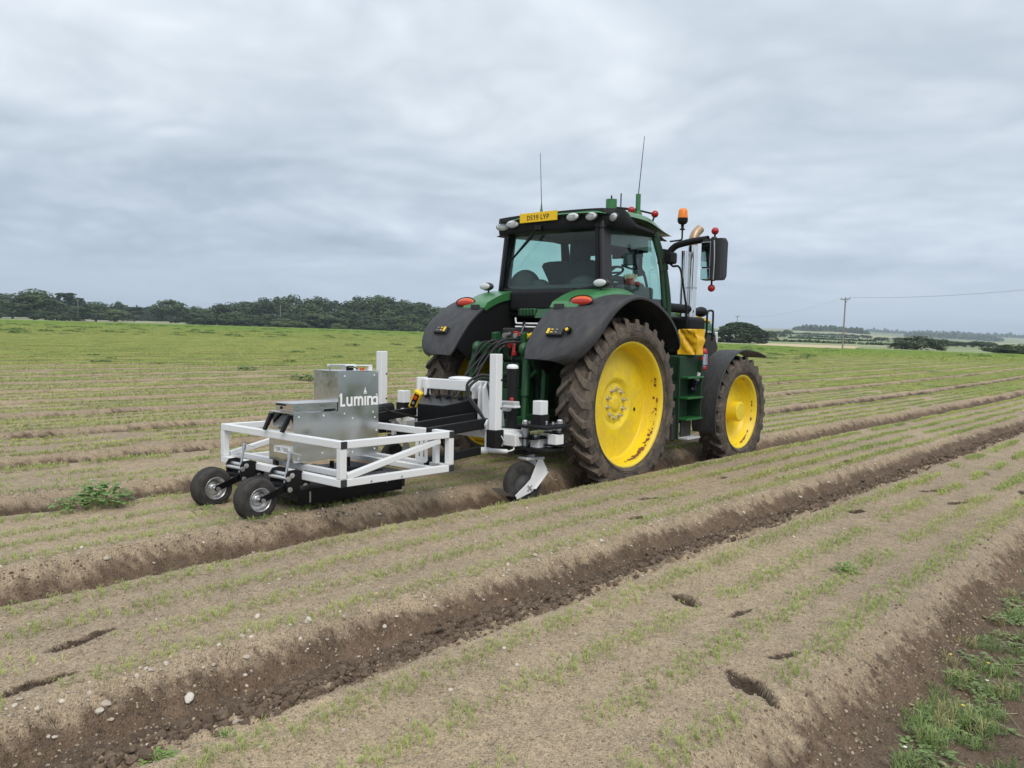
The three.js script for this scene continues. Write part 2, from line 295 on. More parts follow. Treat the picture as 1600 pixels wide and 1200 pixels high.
function lug(r0, r1, half, k, dir, thick) { // one chevron bar of the tread, at angle 0, side dir = +1 or -1
  const secs = [[0.012, 0], [half * 0.55, 1], [half * 0.98, 2], [half * 1.09, 3]];
  const P = [], I = [];
  secs.forEach(([z, i], n) => {
    const drop = n === 3 ? 0.075 : n === 2 ? 0.012 : 0, a = k * Math.min(z, half), top = r1 - drop, bot = (n === 3 ? r0 - 0.07 : r0) - 0.012, wt = thick * (n === 0 ? 0.36 : 0.5 + 0.08 * n), wb = wt + 0.012;
    for (const [rr, w] of [[bot, -wb], [top, -wt], [top, wt], [bot, wb]]) { const an = a + w / r1; P.push(rr * Math.cos(an), rr * Math.sin(an), dir * (z + (rr === bot && n === 3 ? 0.006 : 0))); }
  });
  for (let n = 0; n < 3; n++) for (let e = 0; e < 3; e++) { const a = n * 4 + e, b = a + 1, c = a + 4, d = c + 1; if (dir > 0) I.push(a, c, b, b, c, d); else I.push(a, b, c, b, d, c); }
  const cap = (o, f) => f ? I.push(o, o + 1, o + 2, o, o + 2, o + 3) : I.push(o, o + 2, o + 1, o, o + 3, o + 2);
  cap(0, dir > 0); cap(12, dir < 0);
  let g = new THREE.BufferGeometry(); g.setAttribute('position', new THREE.Float32BufferAttribute(P, 3)); g.setIndex(I); g = g.toNonIndexed();
  const uv = new Float32Array(g.attributes.position.count * 2); for (let i = 0; i < uv.length; i += 2) { uv[i] = g.attributes.position.getX(i / 2) * 0.4; uv[i + 1] = g.attributes.position.getZ(i / 2) * 2; } g.setAttribute('uv', new THREE.BufferAttribute(uv, 2)); g.computeVertexNormals(); return g;
}
function tyreGeo(R, half, bead, lugs, lh, k) {
  const r0 = R - lh, s = (r0 - bead), prof = [[bead - 0.01, half * 0.72], [bead + 0.012, half * 0.86], [bead + s * 0.28, half * 1.06], [bead + s * 0.5, half * 1.12], [bead + s * 0.74, half * 1.09], [bead + s * 0.93, half * 1.0], [r0 - 0.008, half * 0.86], [r0, half * 0.5], [r0 + 0.004, 0]];
  const full = [...prof, ...prof.slice(0, -1).reverse().map(p => [p[0], -p[1]])].reverse();
  const pts = new THREE.SplineCurve(full.map(p => new THREE.Vector2(...p))).getPoints(60).map(p => [p.x, p.y]);
  const gs = [latheZ(pts, 120)];
  for (const rr of [0.22, 0.30]) { const z = half * 1.075 * (rr === 0.22 ? .98 : 1.02); for (const d of [1, -1]) gs.push(new THREE.TorusGeometry(bead + s * rr, 0.004, 6, 90).translate(0, 0, d * z)); }
  for (const d of [1, -1]) { const L = lug(r0, R, half, k, d, lh > .045 ? 0.052 : 0.045); for (let i = 0; i < lugs; i++) gs.push(L.clone().rotateZ((i + (d > 0 ? 0 : 0.5)) / lugs * Math.PI * 2)); }
  return gs;
}
function wheel(name, pos, R, half, bead, lugs, lh, side, front) {
  const w = grp(name, T, pos);
  mesh('tyre', tyreGeo(R, half, bead, lugs, lh, 1.02), M.tyre, w);
  const f = half * 0.80, q = side; // q: the outer side
  const B = bead;
  if (!front) {
    const prof = [[B + 0.022, f], [B + 0.02, f + 0.012], [B - 0.004, f + 0.010], [B - 0.022, f - 0.012], [B - 0.030, f - 0.04], [B - 0.034, f - 0.10], [B - 0.048, f - 0.125], [B - 0.052, f - 0.205], [B - 0.075, f - 0.218], [0.40, f - 0.195], [0.31, f - 0.180], [0.275, f - 0.186], [0.245, f - 0.215], [0.225, f - 0.222], [0.20, f - 0.205], [0.12, f - 0.205], [0.105, f - 0.21], [0.085, f - 0.20], [0.078, f - 0.185], [0.05, f - 0.182], [0, f - 0.182]];
    mesh('rim', [latheZ(prof.map(p => [p[0], q * p[1]]), 96), latheZ([[B + 0.022, -f], [B - 0.02, -f - 0.01], [B - 0.03, -f + 0.05], [B - 0.045, f - 0.15]].map(p => [p[0], q * p[1]]), 96)], M.rimPaint, w);
    for (let i = 0; i < 10; i++) { const a = (i + 0.35) / 10 * Math.PI * 2, x = 0.166 * Math.cos(a), y = 0.166 * Math.sin(a); mesh('wheel_nut', [cyl([x, y, q * (f - 0.208)], [x, y, q * (f - 0.195)], 0.025, 0.025, 16), cyl([x, y, q * (f - 0.2)], [x, y, q * (f - 0.17)], 0.018, 0.016, 6), cyl([x, y, q * (f - 0.18)], [x, y, q * (f - 0.145)], 0.009, 0.008, 8)], M.zinc, w); }
    for (const a of [-0.22]) mesh('valve_hole', cyl([0.41 * Math.cos(a), 0.41 * Math.sin(a), q * (f - 0.21)], [0.41 * Math.cos(a), 0.41 * Math.sin(a), q * (f - 0.190)], 0.022, 0.022, 20), M.black, w);
  } else {
    const prof = [[B + 0.02, f], [B + 0.018, f + 0.011], [B - 0.004, f + 0.009], [B - 0.02, f - 0.01], [B - 0.026, f - 0.05], [B - 0.05, f - 0.062], [B - 0.052, f - 0.12], [B - 0.075, f - 0.135], [B - 0.08, f - 0.17], [B - 0.11, f - 0.19], [0.30, f - 0.20], [0.20, f - 0.185], [0.145, f - 0.18], [0.140, f - 0.15], [0.137, f - 0.01], [0.128, f], [0.105, f + 0.004], [0.10, f - 0.002], [0.05, f + 0.002], [0, f + 0.004]];
    mesh('rim', [latheZ(prof.map(p => [p[0], q * p[1]]), 80), latheZ([[B + 0.02, -f], [B - 0.02, -f - 0.01], [B - 0.03, -f + 0.05], [B - 0.05, f - 0.1]].map(p => [p[0], q * p[1]]), 80)], M.rimPaint, w);
    for (const a of [1.75, -1.75, 0.1, 2.9]) mesh('rim_hole', cyl([0.31 * Math.cos(a), 0.31 * Math.sin(a), q * (f - 0.22)], [0.31 * Math.cos(a), 0.31 * Math.sin(a), q * (f - 0.194)], 0.022, 0.022, 16), M.black, w);
  }
  // paint chipped to rust in patches along the rim edge
  const r = rng(front ? 9 : 4), chips = [];
  for (let i = 0; i < 26; i++) { const a = -0.95 - 0.5 * (r() + r() - 1) ** 3 * 2 - 0.25 * r(); chips.push(new THREE.CircleGeometry(0.010 + 0.014 * r(), 7).scale(1, 0.6 + r(), 1).rotateY(-Math.PI / 2).rotateZ(a).translate((B - 0.0365) * Math.cos(a), (B - 0.0365) * Math.sin(a), q * (f - 0.045 - 0.03 * r()))); }
  for (let i = 0; i < (front ? 46 : 70); i++) { const a = (r() ** 1.2 * 1.9 - 1.35) + (r() < 0.3 ? r() * 4 : 0), rr = B - 0.0285 - 0.004 * r(), z = f - 0.02 - 0.085 * r() ** 1.5, s = 0.006 + 0.012 * r() ** 2; const g = new THREE.CircleGeometry(s, 7).scale(1, 0.5 + r(), 1).rotateY(-Math.PI / 2).rotateZ(a).translate((B - 0.0365) * Math.cos(a), (B - 0.0365) * Math.sin(a), q * Math.min(z, f - 0.045)); chips.push(g); }
  mesh('rust_patch', chips, M.rust, w).userData.kind = 'stuff';
  return w;
}
wheel('rear_wheel', [0, 0.763, 1.05], 0.975, 0.178, 0.70, 28, 0.052, 1, false);
wheel('rear_wheel', [0, 0.763, -1.05], 0.975, 0.178, 0.70, 28, 0.052, -1, false);
wheel('front_wheel', [2.76, 0.525, 1.125], 0.775, 0.155, 0.50, 24, 0.045, 1, true);
wheel('front_wheel', [2.76, 0.525, -1.125], 0.775, 0.155, 0.50, 24, 0.045, -1, true);

// chassis
mesh('rear_axle', [cyl([0, 0.763, -0.9], [0, 0.763, 0.9], 0.12, 0.12, 24), cyl([0, 0.763, 0.25], [0, 0.763, 0.62], 0.24, 0.17, 24), cyl([0, 0.763, -0.62], [0, 0.763, -0.25], 0.17, 0.24, 24)], M.greenDark, T);
mesh('transmission_housing', [bx([-0.55, 0.48, -0.3], [1.4, 1.25, 0.3], 0.05), bx([-0.62, 0.52, -0.22], [-0.5, 1.1, 0.22], 0.03), bx([-0.72, 0.9, -0.14], [-0.55, 1.2, 0.14], 0.02), bx([-0.66, 1.2, -0.26], [0.2, 1.5, 0.26], 0.05)], M.greenDark, T);
mesh('engine_block', [bx([1.35, 0.5, -0.28], [3.3, 1.35, 0.28], 0.04), bx([1.4, 0.75, -0.4], [2.2, 1.5, 0.4], 0.05)], M.soiledBlack, T);
mesh('front_axle', [bar([2.76, 0.52, -0.95], [2.76, 0.52, 0.95], 0.2, 0.18, 0.03), cyl([2.76, 0.525, 0.75], [2.76, 0.525, 1.05], 0.15, 0.15), cyl([2.76, 0.525, -1.05], [2.76, 0.525, -0.75], 0.15, 0.15)], M.greenDark, T);
mesh('fuel_tank', [bx([0.62, 0.42, 0.42], [1.45, 1.2, 0.92], 0.08)], M.soiledBlack, T);
mesh('fuel_tank', [bx([0.62, 0.42, -0.92], [1.45, 1.2, -0.42], 0.08)], M.soiledBlack, T);

// hood
{
  const top = [[1.55, 2.0], [2.3, 1.965], [3.1, 1.90], [3.55, 1.82], [3.78, 1.70]];
  const H = surf((u, v) => { const p = new THREE.SplineCurve(top.map(t => new THREE.Vector2(...t))).getPoint(u), a = (v - 0.5) * Math.PI, w = 0.44 - 0.10 * sstep(0.6, 1, u); return [p.x, p.y - 0.22 * (1 - Math.cos(a) ** 0.7), w * Math.sign(Math.sin(a)) * Math.abs(Math.sin(a)) ** 0.55]; }, 24, 24);
  mesh('hood', [H, slab([[1.55, 1.78], [2.3, 1.745], [3.1, 1.68], [3.62, 1.58], [3.70, 1.35], [3.35, 1.25], [1.55, 1.35]], -0.36, 0.36, 0.02)], M.green, T);
  for (const s of [-1, 1]) mesh('side_grille', slab([[2.0, 1.72], [3.05, 1.64], [3.55, 1.56], [3.66, 1.38], [3.3, 1.05], [2.0, 1.05]], s * 0.362, s * 0.43, 0.012), M.soiledBlack, T);
  mesh('hood_stripe', slab([[2.4, 1.90], [3.2, 1.83], [3.4, 1.78], [3.2, 1.79], [2.4, 1.86]], 0.40, 0.447, 0.002), M.yellow, T);
  mesh('nose', [bx([3.52, 1.0, -0.34], [3.78, 1.6, 0.34], 0.06)], M.soiledBlack, T);
  mesh('headlamp', slab([[3.70, 1.62], [3.79, 1.64], [3.80, 1.46], [3.74, 1.46]], 0.2, 0.352, 0.01), M.lens, T);
}
// mudguards over the rear wheels
function mudguard(s) {
  const g = grp('mudguard', T), c = [0, 0.763], R = 1.235;
  const rl = th => { const t = th / RAD; return t < 60 ? lerp(1.13, 1.18, sstep(28, 60, t)) : t < 92 ? lerp(1.18, 1.205, sstep(60, 92, t)) : lerp(1.205, 1.11, sstep(92, 140, t)); };
  const zmax = t => t > 131 ? 1.31 - 0.34 * (1 - Math.sqrt(Math.max(0, 1 - ((t - 131) / 25.2) ** 2))) : t < 42 ? 1.31 - 0.10 * (1 - Math.sqrt(Math.max(0, 1 - ((42 - t) / 10) ** 2))) : 1.31;
  const zmin = t => 0.52 + (t > 140 ? 0.07 * (1 - Math.sqrt(Math.max(0, 1 - ((t - 140) / 16.5) ** 2))) : 0);
  const f = off => (u, v) => {
    const t = lerp(32, 156, u), th = t * RAD, z1 = zmax(t), z0 = zmin(t), zs = z1 - 0.16;
    let z, r;
    if (v < 0.7) { z = lerp(z0, zs, v / 0.7); r = R + 0.012 * Math.sin(v / 0.7 * Math.PI); } else { const a = (v - 0.7) / 0.3 * Math.PI / 2; z = zs + (z1 - zs) * Math.sin(a); r = rl(th) + (R - rl(th)) * Math.cos(a); }
    r -= off; return [c[0] + r * Math.cos(th), c[1] + r * Math.sin(th), s * z];
  };
  const o = surf(f(0), 60, 26), i = surf(f(0.022), 60, 26);
  const edge = (a, n) => surf((u, v) => { const p = a(u); return f(v * 0.022)(p[0], p[1]); }, n, 1);
  mesh('guard_shell', [o, i, edge(u => [0, u], 30), edge(u => [1, u], 30), edge(u => [u, 0], 60), edge(u => [u, 1], 60)], M.fender, g);
  // inner wall between wheel and cab
  const th0 = 40, th1 = 150, W = [[1.0, 1.1]];
  const pts = []; for (let t = th0; t <= th1; t += 5) pts.push([1.222 * Math.cos(t * RAD), 0.763 + 1.222 * Math.sin(t * RAD)]);
  for (let t = th1; t >= th0; t -= 5) pts.push([0.78 * Math.cos(t * RAD), 0.763 + 0.62 * Math.sin(t * RAD)]);
  mesh('inner_wall', slab(pts, s * 0.525, s * 0.545, 0.003), M.black, g);
  // green shoulder panel carrying the tail lamp
  const G = surf((u, v) => { const t = lerp(50, 120.5, u), th = t * RAD, z = lerp(0.50, lerp(0.98, 1.09, Math.sin(u * Math.PI)), v); const lift = lerp(0.075, 0.022, sstep(0.35, 0.95, u)) + 0.02 * sstep(0.0, 0.3, 1 - v) - 0.07 * sstep(0.75, 1, v) - 0.03 * sstep(0.95, 1, u); const r = R + lift; return [r * Math.cos(th), 0.763 + r * Math.sin(th), s * z]; }, 40, 16);
  mesh('green_panel', [G, surf((u, v) => { const th = 120.5 * RAD, z = lerp(0.50, 0.98, u), r = lerp(R - 0.01, R + 0.012, v) ; return [r * Math.cos(th), 0.763 + r * Math.sin(th), s * z]; }, 10, 2), surf((u, v) => { const th = lerp(50, 120.5, u) * RAD, r = R + lerp(-0.035, lerp(0.095, 0.042, sstep(0.35, 0.95, u)) - 0.03 * sstep(0.95, 1, u), v); return [r * Math.cos(th), 0.763 + r * Math.sin(th), s * 0.50]; }, 40, 2)], M.greenSkyLit, g);
  return g;
}
mudguard(1); mudguard(-1);
for (const s of [1, -1]) {
  // tail lamps: amber above, red below
  const o = grp('tail_lamp', T, [-0.556, 1.903, s * 0.885]); o.rotation.z = -0.55;
  const half = y => { const sh = new THREE.SphereGeometry(1, 28, 12, 0, Math.PI * 2, 0, Math.PI / 2).scale(0.05, 0.062, 0.148); return y > 0 ? sh : sh.rotateX(Math.PI); };
  mesh('amber_lens', half(1), std([0.62, 0.10, 0.02], 0.3), o); mesh('red_lens', half(-1), std([0.42, 0.025, 0.012], 0.3), o);
  mesh('lamp_bezel', new THREE.TorusGeometry(1, 0.045, 8, 40).scale(0.155, 0.068, 0.3).rotateY(Math.PI / 2).translate(-0.012, 0, 0), M.plastic, o);
  // square dark reflector inboard
  mesh('reflector', bx([-0.660, 1.815, s * 0.64 - 0.06], [-0.62, 1.875, s * 0.64 + 0.06], 0.006).rotateZ(0).translate(-0.005, 0, 0), M.plastic, T);
  // white oval lamp on a stalk
  const l = grp('work_lamp', T, [-0.19, 2.125, s * 0.885]);
  mesh('lamp_housing', ball([0.02, 0, 0], 1, 0.05, 0.052, 0.10, 20), M.plastic, l); mesh('lens', ball([-0.035, 0, 0], 1, 0.022, 0.042, 0.086, 20), M.lens, l); mesh('stalk', [cyl([0.02, -0.13, -0.02 * s], [0.02, -0.04, -0.02 * s], 0.012), bx([0.0, -0.15, -0.04], [0.05, -0.10, 0.04], 0.01)], M.plastic, l);
  // switch box on the guard with a yellow label
  const b = grp('switch_box', T, [-0.972, 1.545, s * 0.865]); b.rotation.z = -0.62 - 0.0;
  const bz = 0.105;
  mesh('box', bx([-0.045, -0.045, -bz], [0.05, 0.045, bz], 0.01), M.plastic, b);
  mesh('label', bx([-0.049, -0.032, s * -0.075 - 0.016], [-0.044, 0.032, s * -0.075 + 0.016], 0), M.yellow, b);
  for (const [y, z] of [[0.017, -0.025], [-0.017, -0.025], [0.017, 0.035], [-0.017, 0.035]]) mesh('button', bx([-0.052, y - 0.008, s * z - 0.015], [-0.044, y + 0.008, s * z + 0.015], 0.002), z < 0 ? M.yellowDirty : M.grey, b);
  if (s > 0) { const k = grp('round_button', T, [-0.985, 1.575, 1.035]); mesh('collar', cyl([0.02, 0, 0], [-0.02, 0.015, 0], 0.036, 0.036, 20), M.blackGloss, k); mesh('cap', cyl([-0.018, 0.013, 0], [-0.03, 0.02, 0], 0.018, 0.018, 16), M.yellow, k); }
}
// front mudguards
for (const s of [1, -1]) {
  const c = [2.76, 0.525], f = off => (u, v) => { const t = lerp(86, 196, u), r0 = 0.858 - off; let x = c[0] + r0 * Math.cos(t * RAD), y = c[1] + r0 * Math.sin(t * RAD); const z = lerp(0.955, 1.295, v); y -= 0.02 * Math.max(0, (Math.abs(v - 0.5) - 0.4)) * 10 * 0.1; return [x, y, s * z]; };
  const ext = off => (u, v) => { // flat lip in front
    const z = lerp(0.955, 1.295, v), t = 86 * RAD, r0 = 0.858 - off, x0 = c[0] + r0 * Math.cos(t), y0 = c[1] + r0 * Math.sin(t); return [x0 + u * 0.64, y0 - 0.012 * u - 0.085 * u ** 2.4, s * z]; };
  const e = [];
  for (const fn of [f, ext]) { e.push(surf(fn(0), 40, 6), surf(fn(0.014), 40, 6)); for (const vv of [0, 1]) e.push(surf((u, v) => fn(v * 0.014)(u, vv), 40, 1)); }
  e.push(surf((u, v) => f(v * 0.014)(1, u), 6, 1), surf((u, v) => ext(v * 0.014)(1, u), 6, 1));
  // rolled lip along the outer edge
  const lipPts = []; for (let t = 196; t >= 86; t -= 6) lipPts.push([c[0] + 0.855 * Math.cos(t * RAD), c[1] + 0.855 * Math.sin(t * RAD), s * 1.292]);
  e.push(tube(lipPts, 0.012, 60, 6));
  const g = mesh('front_mudguard', e, M.fender, T);
  mesh('mudguard_bracket', [bar([2.5, 0.9, s * 0.55], [2.35, 1.15, s * 1.0], 0.05, 0.05), bar([2.35, 1.15, s * 1.0], [2.5, 1.32, s * 1.1], 0.04, 0.04)], M.black, T);
}

// ---- cab
{
  // sill and rear panel below the window
  mesh('cab_base', [bx([-0.12, 1.72, -0.78], [1.5, 2.02, 0.78], 0.06), bx([-0.20, 1.80, -0.50], [0.1, 2.08, 0.50], 0.06), bx([0.35, 1.15, -0.7], [1.5, 1.75, 0.7], 0.05)], M.black, T);
  const rw = 0.778, tw = 0.712; // half widths at sill and roof
  // rear frame
  mesh('rear_sill', tube([[-0.02, 2.10, -rw], [-0.07, 2.055, -0.5], [-0.09, 2.035, 0], [-0.07, 2.055, 0.5], [-0.02, 2.10, rw]], 0.034, 30, 8), M.blackGloss, T);
  for (const s of [1, -1]) {
    mesh('corner_pillar', [bar([0.035, 2.0, s * (rw + 0.012)], [0.075, 2.86, s * (tw + 0.008)], 0.075, 0.17, 0.02, [1, 0, 0])], M.plastic, T);
    mesh('rear_window_frame', bar([-0.055, 2.07, s * (rw - 0.035)], [-0.005, 2.84, s * (tw - 0.035)], 0.05, 0.05, 0.01, [1, 0, 0]), M.blackGloss, T);
    // front pillar in green
    mesh('front_pillar', [tube([[1.46, 1.55, s * 0.80], [1.44, 2.0, s * 0.80], [1.36, 2.45, s * 0.765], [1.20, 2.86, s * 0.71]], 0.042, 24, 10), tube([[1.33, 1.9, s * 0.815], [1.27, 2.45, s * 0.775], [1.16, 2.82, s * 0.72]], 0.03, 20, 8)], s > 0 ? M.greenDark : M.black, T);
    // door frame
    mesh('door_frame', [tube([[0.12, 2.03, s * 0.795], [0.14, 2.4, s * 0.765], [0.155, 2.80, s * 0.722]], 0.022, 16, 8), tube([[0.155, 2.80, s * 0.722], [0.7, 2.82, s * 0.722], [1.14, 2.80, s * 0.722]], 0.022, 16, 8), tube([[0.12, 2.03, s * 0.80], [0.5, 2.045, s * 0.81], [0.85, 1.93, s * 0.815], [1.28, 1.80, s * 0.82]], 0.03, 20, 8)], M.plastic, T);
    mesh('side_window', surf((u, v) => { const y = lerp(lerp(2.04, 1.92, sstep(0.4, 0.9, u)), 2.81, v), q = (y - 2.03) / 0.78; return [lerp(lerp(0.13, 1.30, u), lerp(0.155, 1.14, u), v), y, s * (lerp(0.80, 0.722, q) + 0.02 * Math.sin(u * Math.PI))]; }, 12, 8), M.glass, T);
  }
  mesh('rear_window', surf((u, v) => { const zz = lerp(-1, 1, u), y = lerp(2.045 + 0.05 * zz * zz, 2.845, v), w = lerp(rw, tw, (y - 2.1) / 0.72) - 0.06; return [lerp(-0.085, -0.02, v) + 0.05 * zz * zz, y, zz * w]; }, 20, 10), M.glass, T);
  mesh('windscreen', surf((u, v) => { const zz = lerp(-1, 1, u), y = lerp(1.75, 2.86, v); return [lerp(1.62, 1.34, v) - 0.16 * zz * zz, y, zz * lerp(0.78, 0.69, v)]; }, 20, 10), M.glass, T);
  mesh('grey_window_band', surf((u, v) => { const x = lerp(0.18, 1.12, u); return [x, lerp(2.60, 2.80, v), lerp(0.742, 0.722, v) - 0.012 + 0.012 * Math.sin(u * Math.PI)]; }, 8, 2), new THREE.MeshPhysicalMaterial({ color: new THREE.Color().setRGB(0.42, 0.46, 0.46), transmission: 0.75, thickness: 0, roughness: 0.25, side: THREE.DoubleSide }), T);  // grey, partly clear strip across the top of the right side window
  // roof
  const roofW = x => 0.885 - 0.20 * sstep(0.5, 1.75, x) - 0.10 * (1 - sstep(-0.12, 0.12, x));
  const roofTop = x => { const t = (x + 0.12) / 1.86; return 3.005 + 0.075 * Math.sin(Math.min(1, t * 1.25) * Math.PI * 0.55) - 0.17 * sstep(0.55, 1, t); };
  const roofBot = x => { const t = (x + 0.12) / 1.86; return 2.935 - 0.06 * sstep(0.45, 1, t); };
  const roof = surf((u, v) => {
    const x = -0.12 + 1.86 * u, zz = lerp(-1, 1, v), e = Math.abs(zz), endc = Math.pow(Math.max(0, 1 - Math.abs(2 * u - 1) ** 9), 0.45), w = roofW(x) * (0.86 + 0.14 * endc), h = roofTop(x) - roofBot(x);
    return [x + 0.06 * zz * zz * (u < 0.1 ? 1 : 0), roofBot(x) + h * Math.pow(Math.max(0, 1 - e ** 5), 0.55) * (0.25 + 0.75 * endc), zz * w];
  }, 60, 40);
  mesh('roof_shell', [roof, surf((u, v) => { const x = -0.12 + 1.86 * u, zz = lerp(-1, 1, v); return [x, roofBot(x) - 0.005, zz * roofW(x) * 0.97]; }, 20, 4)], M.greenSkyLit, T);
  // black visor band around rear and sides
  const band = [], ringX = [];
  const ring = t => { // t 0..1: left front -> rear -> right front ; returns x, z
    const L = [[1.70, -0.62], [1.0, -0.80], [0.42, -0.92], [0.16, -0.95], [0.0, -0.90], [-0.07, -0.68], [-0.105, -0.4], [-0.118, 0], [-0.105, 0.4], [-0.05, 0.68], [0.05, 0.87], [0.18, 0.915], [0.42, 0.905], [1.0, 0.80], [1.70, 0.62]];
    return new THREE.CatmullRomCurve3(L.map(p => new THREE.Vector3(p[0], 0, p[1])), false, 'centripetal').getPoint(t);
  };
  const topY = x => x < 0.2 ? 3.0 : lerp(3.0, 2.872, sstep(0.2, 0.6, x)) , botY = x => lerp(2.795, 2.80, sstep(0, 1, x)) - 0.015 * sstep(0.9, 0, x);
  const bandF = (off) => (u, v) => { const p = ring(u), x = p.x; const ty = topY(x) - 0.05 * sstep(1.2, 1.7, x), by = botY(x); const y = lerp(by, ty, v), inn = off + 0.05 * (1 - v) ** 2 + 0.035 * v * v; const l = Math.hypot(p.x - 0.8, p.z); return [p.x + (x < 0.2 ? inn * 0.8 : 0), y, p.z - Math.sign(p.z) * (x < -0.02 ? 0 : inn)]; };
  mesh('visor_band', [surf(bandF(0), 96, 8), surf((u, v) => { const p = ring(u), x = p.x; return [lerp(p.x, 0.8, v * 0.35), botY(x), lerp(p.z, 0, v * 0.35)]; }, 96, 2), surf((u, v) => { const p = ring(u), x = p.x; const b = bandF(0)(u, 1); return [lerp(b[0], 0.8, v * 0.25), b[1], lerp(b[2], 0, v * 0.25)]; }, 96, 2)], M.black, T);
  mesh('headliner', bx([0.05, 2.815, -0.7], [1.42, 2.85, 0.7], 0.01), M.inside, T);
  // work lamps in the visor
  for (const [x, y, z, ry] of [[-0.06, 2.880, -0.735, 0.3], [-0.095, 2.895, -0.545, 0.15], [-0.105, 2.91, 0.395, -0.1], [-0.085, 2.90, 0.65, -0.22], [0.045, 2.888, 0.868, -0.5]]) {
    const l = grp('work_lamp', T, [x, y, z]); l.rotation.y = ry;
    mesh('lens', ball([-0.01, 0, 0], 1, 0.025, 0.046, 0.092, 20), M.lens, l); mesh('bezel', new THREE.TorusGeometry(1, 0.12, 8, 32).scale(0.092, 0.046, 0.09).rotateY(Math.PI / 2), M.plastic, l);
    mesh('lens_rib', [-0.016, 0, 0.016].map(dy => bx([-0.037, dy - 0.003, -0.06], [-0.028, dy + 0.003, 0.06])), M.greyLight, l);
  }
  // number plate
  {
    const c = document.createElement('canvas'); c.width = 512; c.height = 112; const q = c.getContext('2d'); q.fillStyle = '#f3c400'; q.fillRect(0, 0, 512, 112); q.fillStyle = '#14120c'; q.font = 'bold 88px sans-serif'; q.textAlign = 'center'; q.textBaseline = 'middle';
    q.save(); q.translate(256, 60); q.scale(0.86, 1); q.fillText('DS19 LYP', 0, 0); q.restore();
    const t = new THREE.CanvasTexture(c); t.colorSpace = THREE.SRGBColorSpace;
    const p = grp('number_plate', T, [-0.135, 2.948, -0.11]); p.rotation.z = 0.0;
    mesh('plate', bx([0, -0.058, -0.29], [0.012, 0.058, 0.29], 0.003), M.yellow, p);
    mesh('plate_print', new THREE.PlaneGeometry(0.555, 0.108).rotateY(-Math.PI / 2).translate(-0.0025, 0, 0), new THREE.MeshStandardMaterial({ map: t, roughness: 0.4 }), p);
  }
  // rear wiper
  mesh('wiper', [bar([-0.115, 2.82, -0.13], [-0.125, 2.43, -0.55], 0.018, 0.018, 0.004), bar([-0.12, 2.72, -0.20], [-0.13, 2.40, -0.585], 0.03, 0.012, 0.003), bx([-0.13, 2.79, -0.17], [-0.09, 2.85, -0.07], 0.008)], M.black, T);
  // inside
  const seat = grp('driver_seat', T);
  mesh('cushion', [bx([0.5, 2.0, -0.14], [1.02, 2.12, 0.34], 0.06)], M.fabric, seat); mesh('backrest', [bx([0.42, 2.06, -0.13], [0.56, 2.47, 0.33], 0.065)], M.fabric, seat); mesh('headrest', bx([0.42, 2.44, -0.06], [0.53, 2.71, 0.24], 0.055), M.fabric, seat); mesh('armrest', bx([0.5, 2.22, 0.36], [0.98, 2.29, 0.48], 0.03), M.inside, seat); mesh('armrest', bx([0.5, 2.22, -0.22], [0.9, 2.28, -0.15], 0.025), M.inside, seat); mesh('seat_base', bx([0.5, 1.75, -0.1], [0.9, 2.0, 0.3], 0.03), M.inside, seat);
  const s2 = grp('passenger_seat', T); mesh('cushion', bx([0.5, 2.06, -0.58], [0.9, 2.16, -0.24], 0.04), M.fabric, s2); mesh('backrest', [slab([[-0.52, 2.42], [-0.49, 2.46], [-0.40, 2.475], [-0.15, 2.475], [-0.06, 2.46], [-0.05, 2.2], [-0.12, 2.12], [-0.36, 2.12], [-0.42, 2.25], [-0.50, 2.38]], -0.045, 0.045, 0.02).rotateY(-Math.PI / 2).translate(0.50, 0, 0)], M.fabric, s2);
  mesh('cab_floor_console', [bx([0.0, 1.95, -0.74], [0.34, 2.14, 0.72], 0.05), ball([0.24, 2.12, -0.60], 0.22, 0.9, 1.1, 1), ball([0.2, 2.12, -0.32], 0.12, 1, 0.9, 1.2), ball([0.2, 2.12, 0.35], 0.13, 1, 1, 1.6), bx([1.2, 1.8, -0.5], [1.5, 2.25, 0.45], 0.08), bx([0.5, 2.0, 0.60], [1.2, 2.16, 0.74], 0.04)], M.inside, T);
  const st = grp('steering_wheel', T, [1.12, 2.36, 0.08]); st.rotation.z = 0.5; mesh('wheel_ring', new THREE.TorusGeometry(0.2, 0.016, 10, 40).rotateX(Math.PI / 2), M.black, st); mesh('column', [cyl([0, -0.4, 0], [0, 0, 0], 0.045), bar([-0.2, 0, 0], [0.2, 0, 0], 0.03, 0.02), bar([0, 0, 0], [0, 0.001, 0.2], 0.03, 0.02)], M.black, st);
  for (const [x, y, z, w, h, a] of [[0.95, 2.52, 0.50, 0.24, 0.18, 0.35], [1.15, 2.62, 0.48, 0.2, 0.15, 0.3], [1.1, 2.42, 0.52, 0.17, 0.24, 0.4]]) { const m = grp('monitor', T, [x, y, z]); m.rotation.y = -a; mesh('monitor_case', bx([0, -h / 2, -w / 2], [0.04, h / 2, w / 2], 0.01), M.black, m); mesh('monitor_screen', bx([-0.004, -h / 2 + 0.015, -w / 2 + 0.015], [0.002, h / 2 - 0.015, w / 2 - 0.015]), std([0.03, 0.05, 0.055], 0.15), m); }
  mesh('monitor_arm', [tube([[1.3, 1.95, 0.62], [1.22, 2.3, 0.58], [1.12, 2.5, 0.52], [1.1, 2.66, 0.5]], 0.018), tube([[0.62, 2.40, 0.62], [0.9, 2.38, 0.58], [1.15, 2.40, 0.55], [1.3, 2.36, 0.52]], 0.014), cyl([1.22, 2.32, 0.56], [0.95, 2.52, 0.52], 0.012)], M.black, T);
  mesh('sun_visor', bx([1.30, 2.62, -0.5], [1.33, 2.82, 0.55], 0.005).rotateZ(0), M.inside, T);
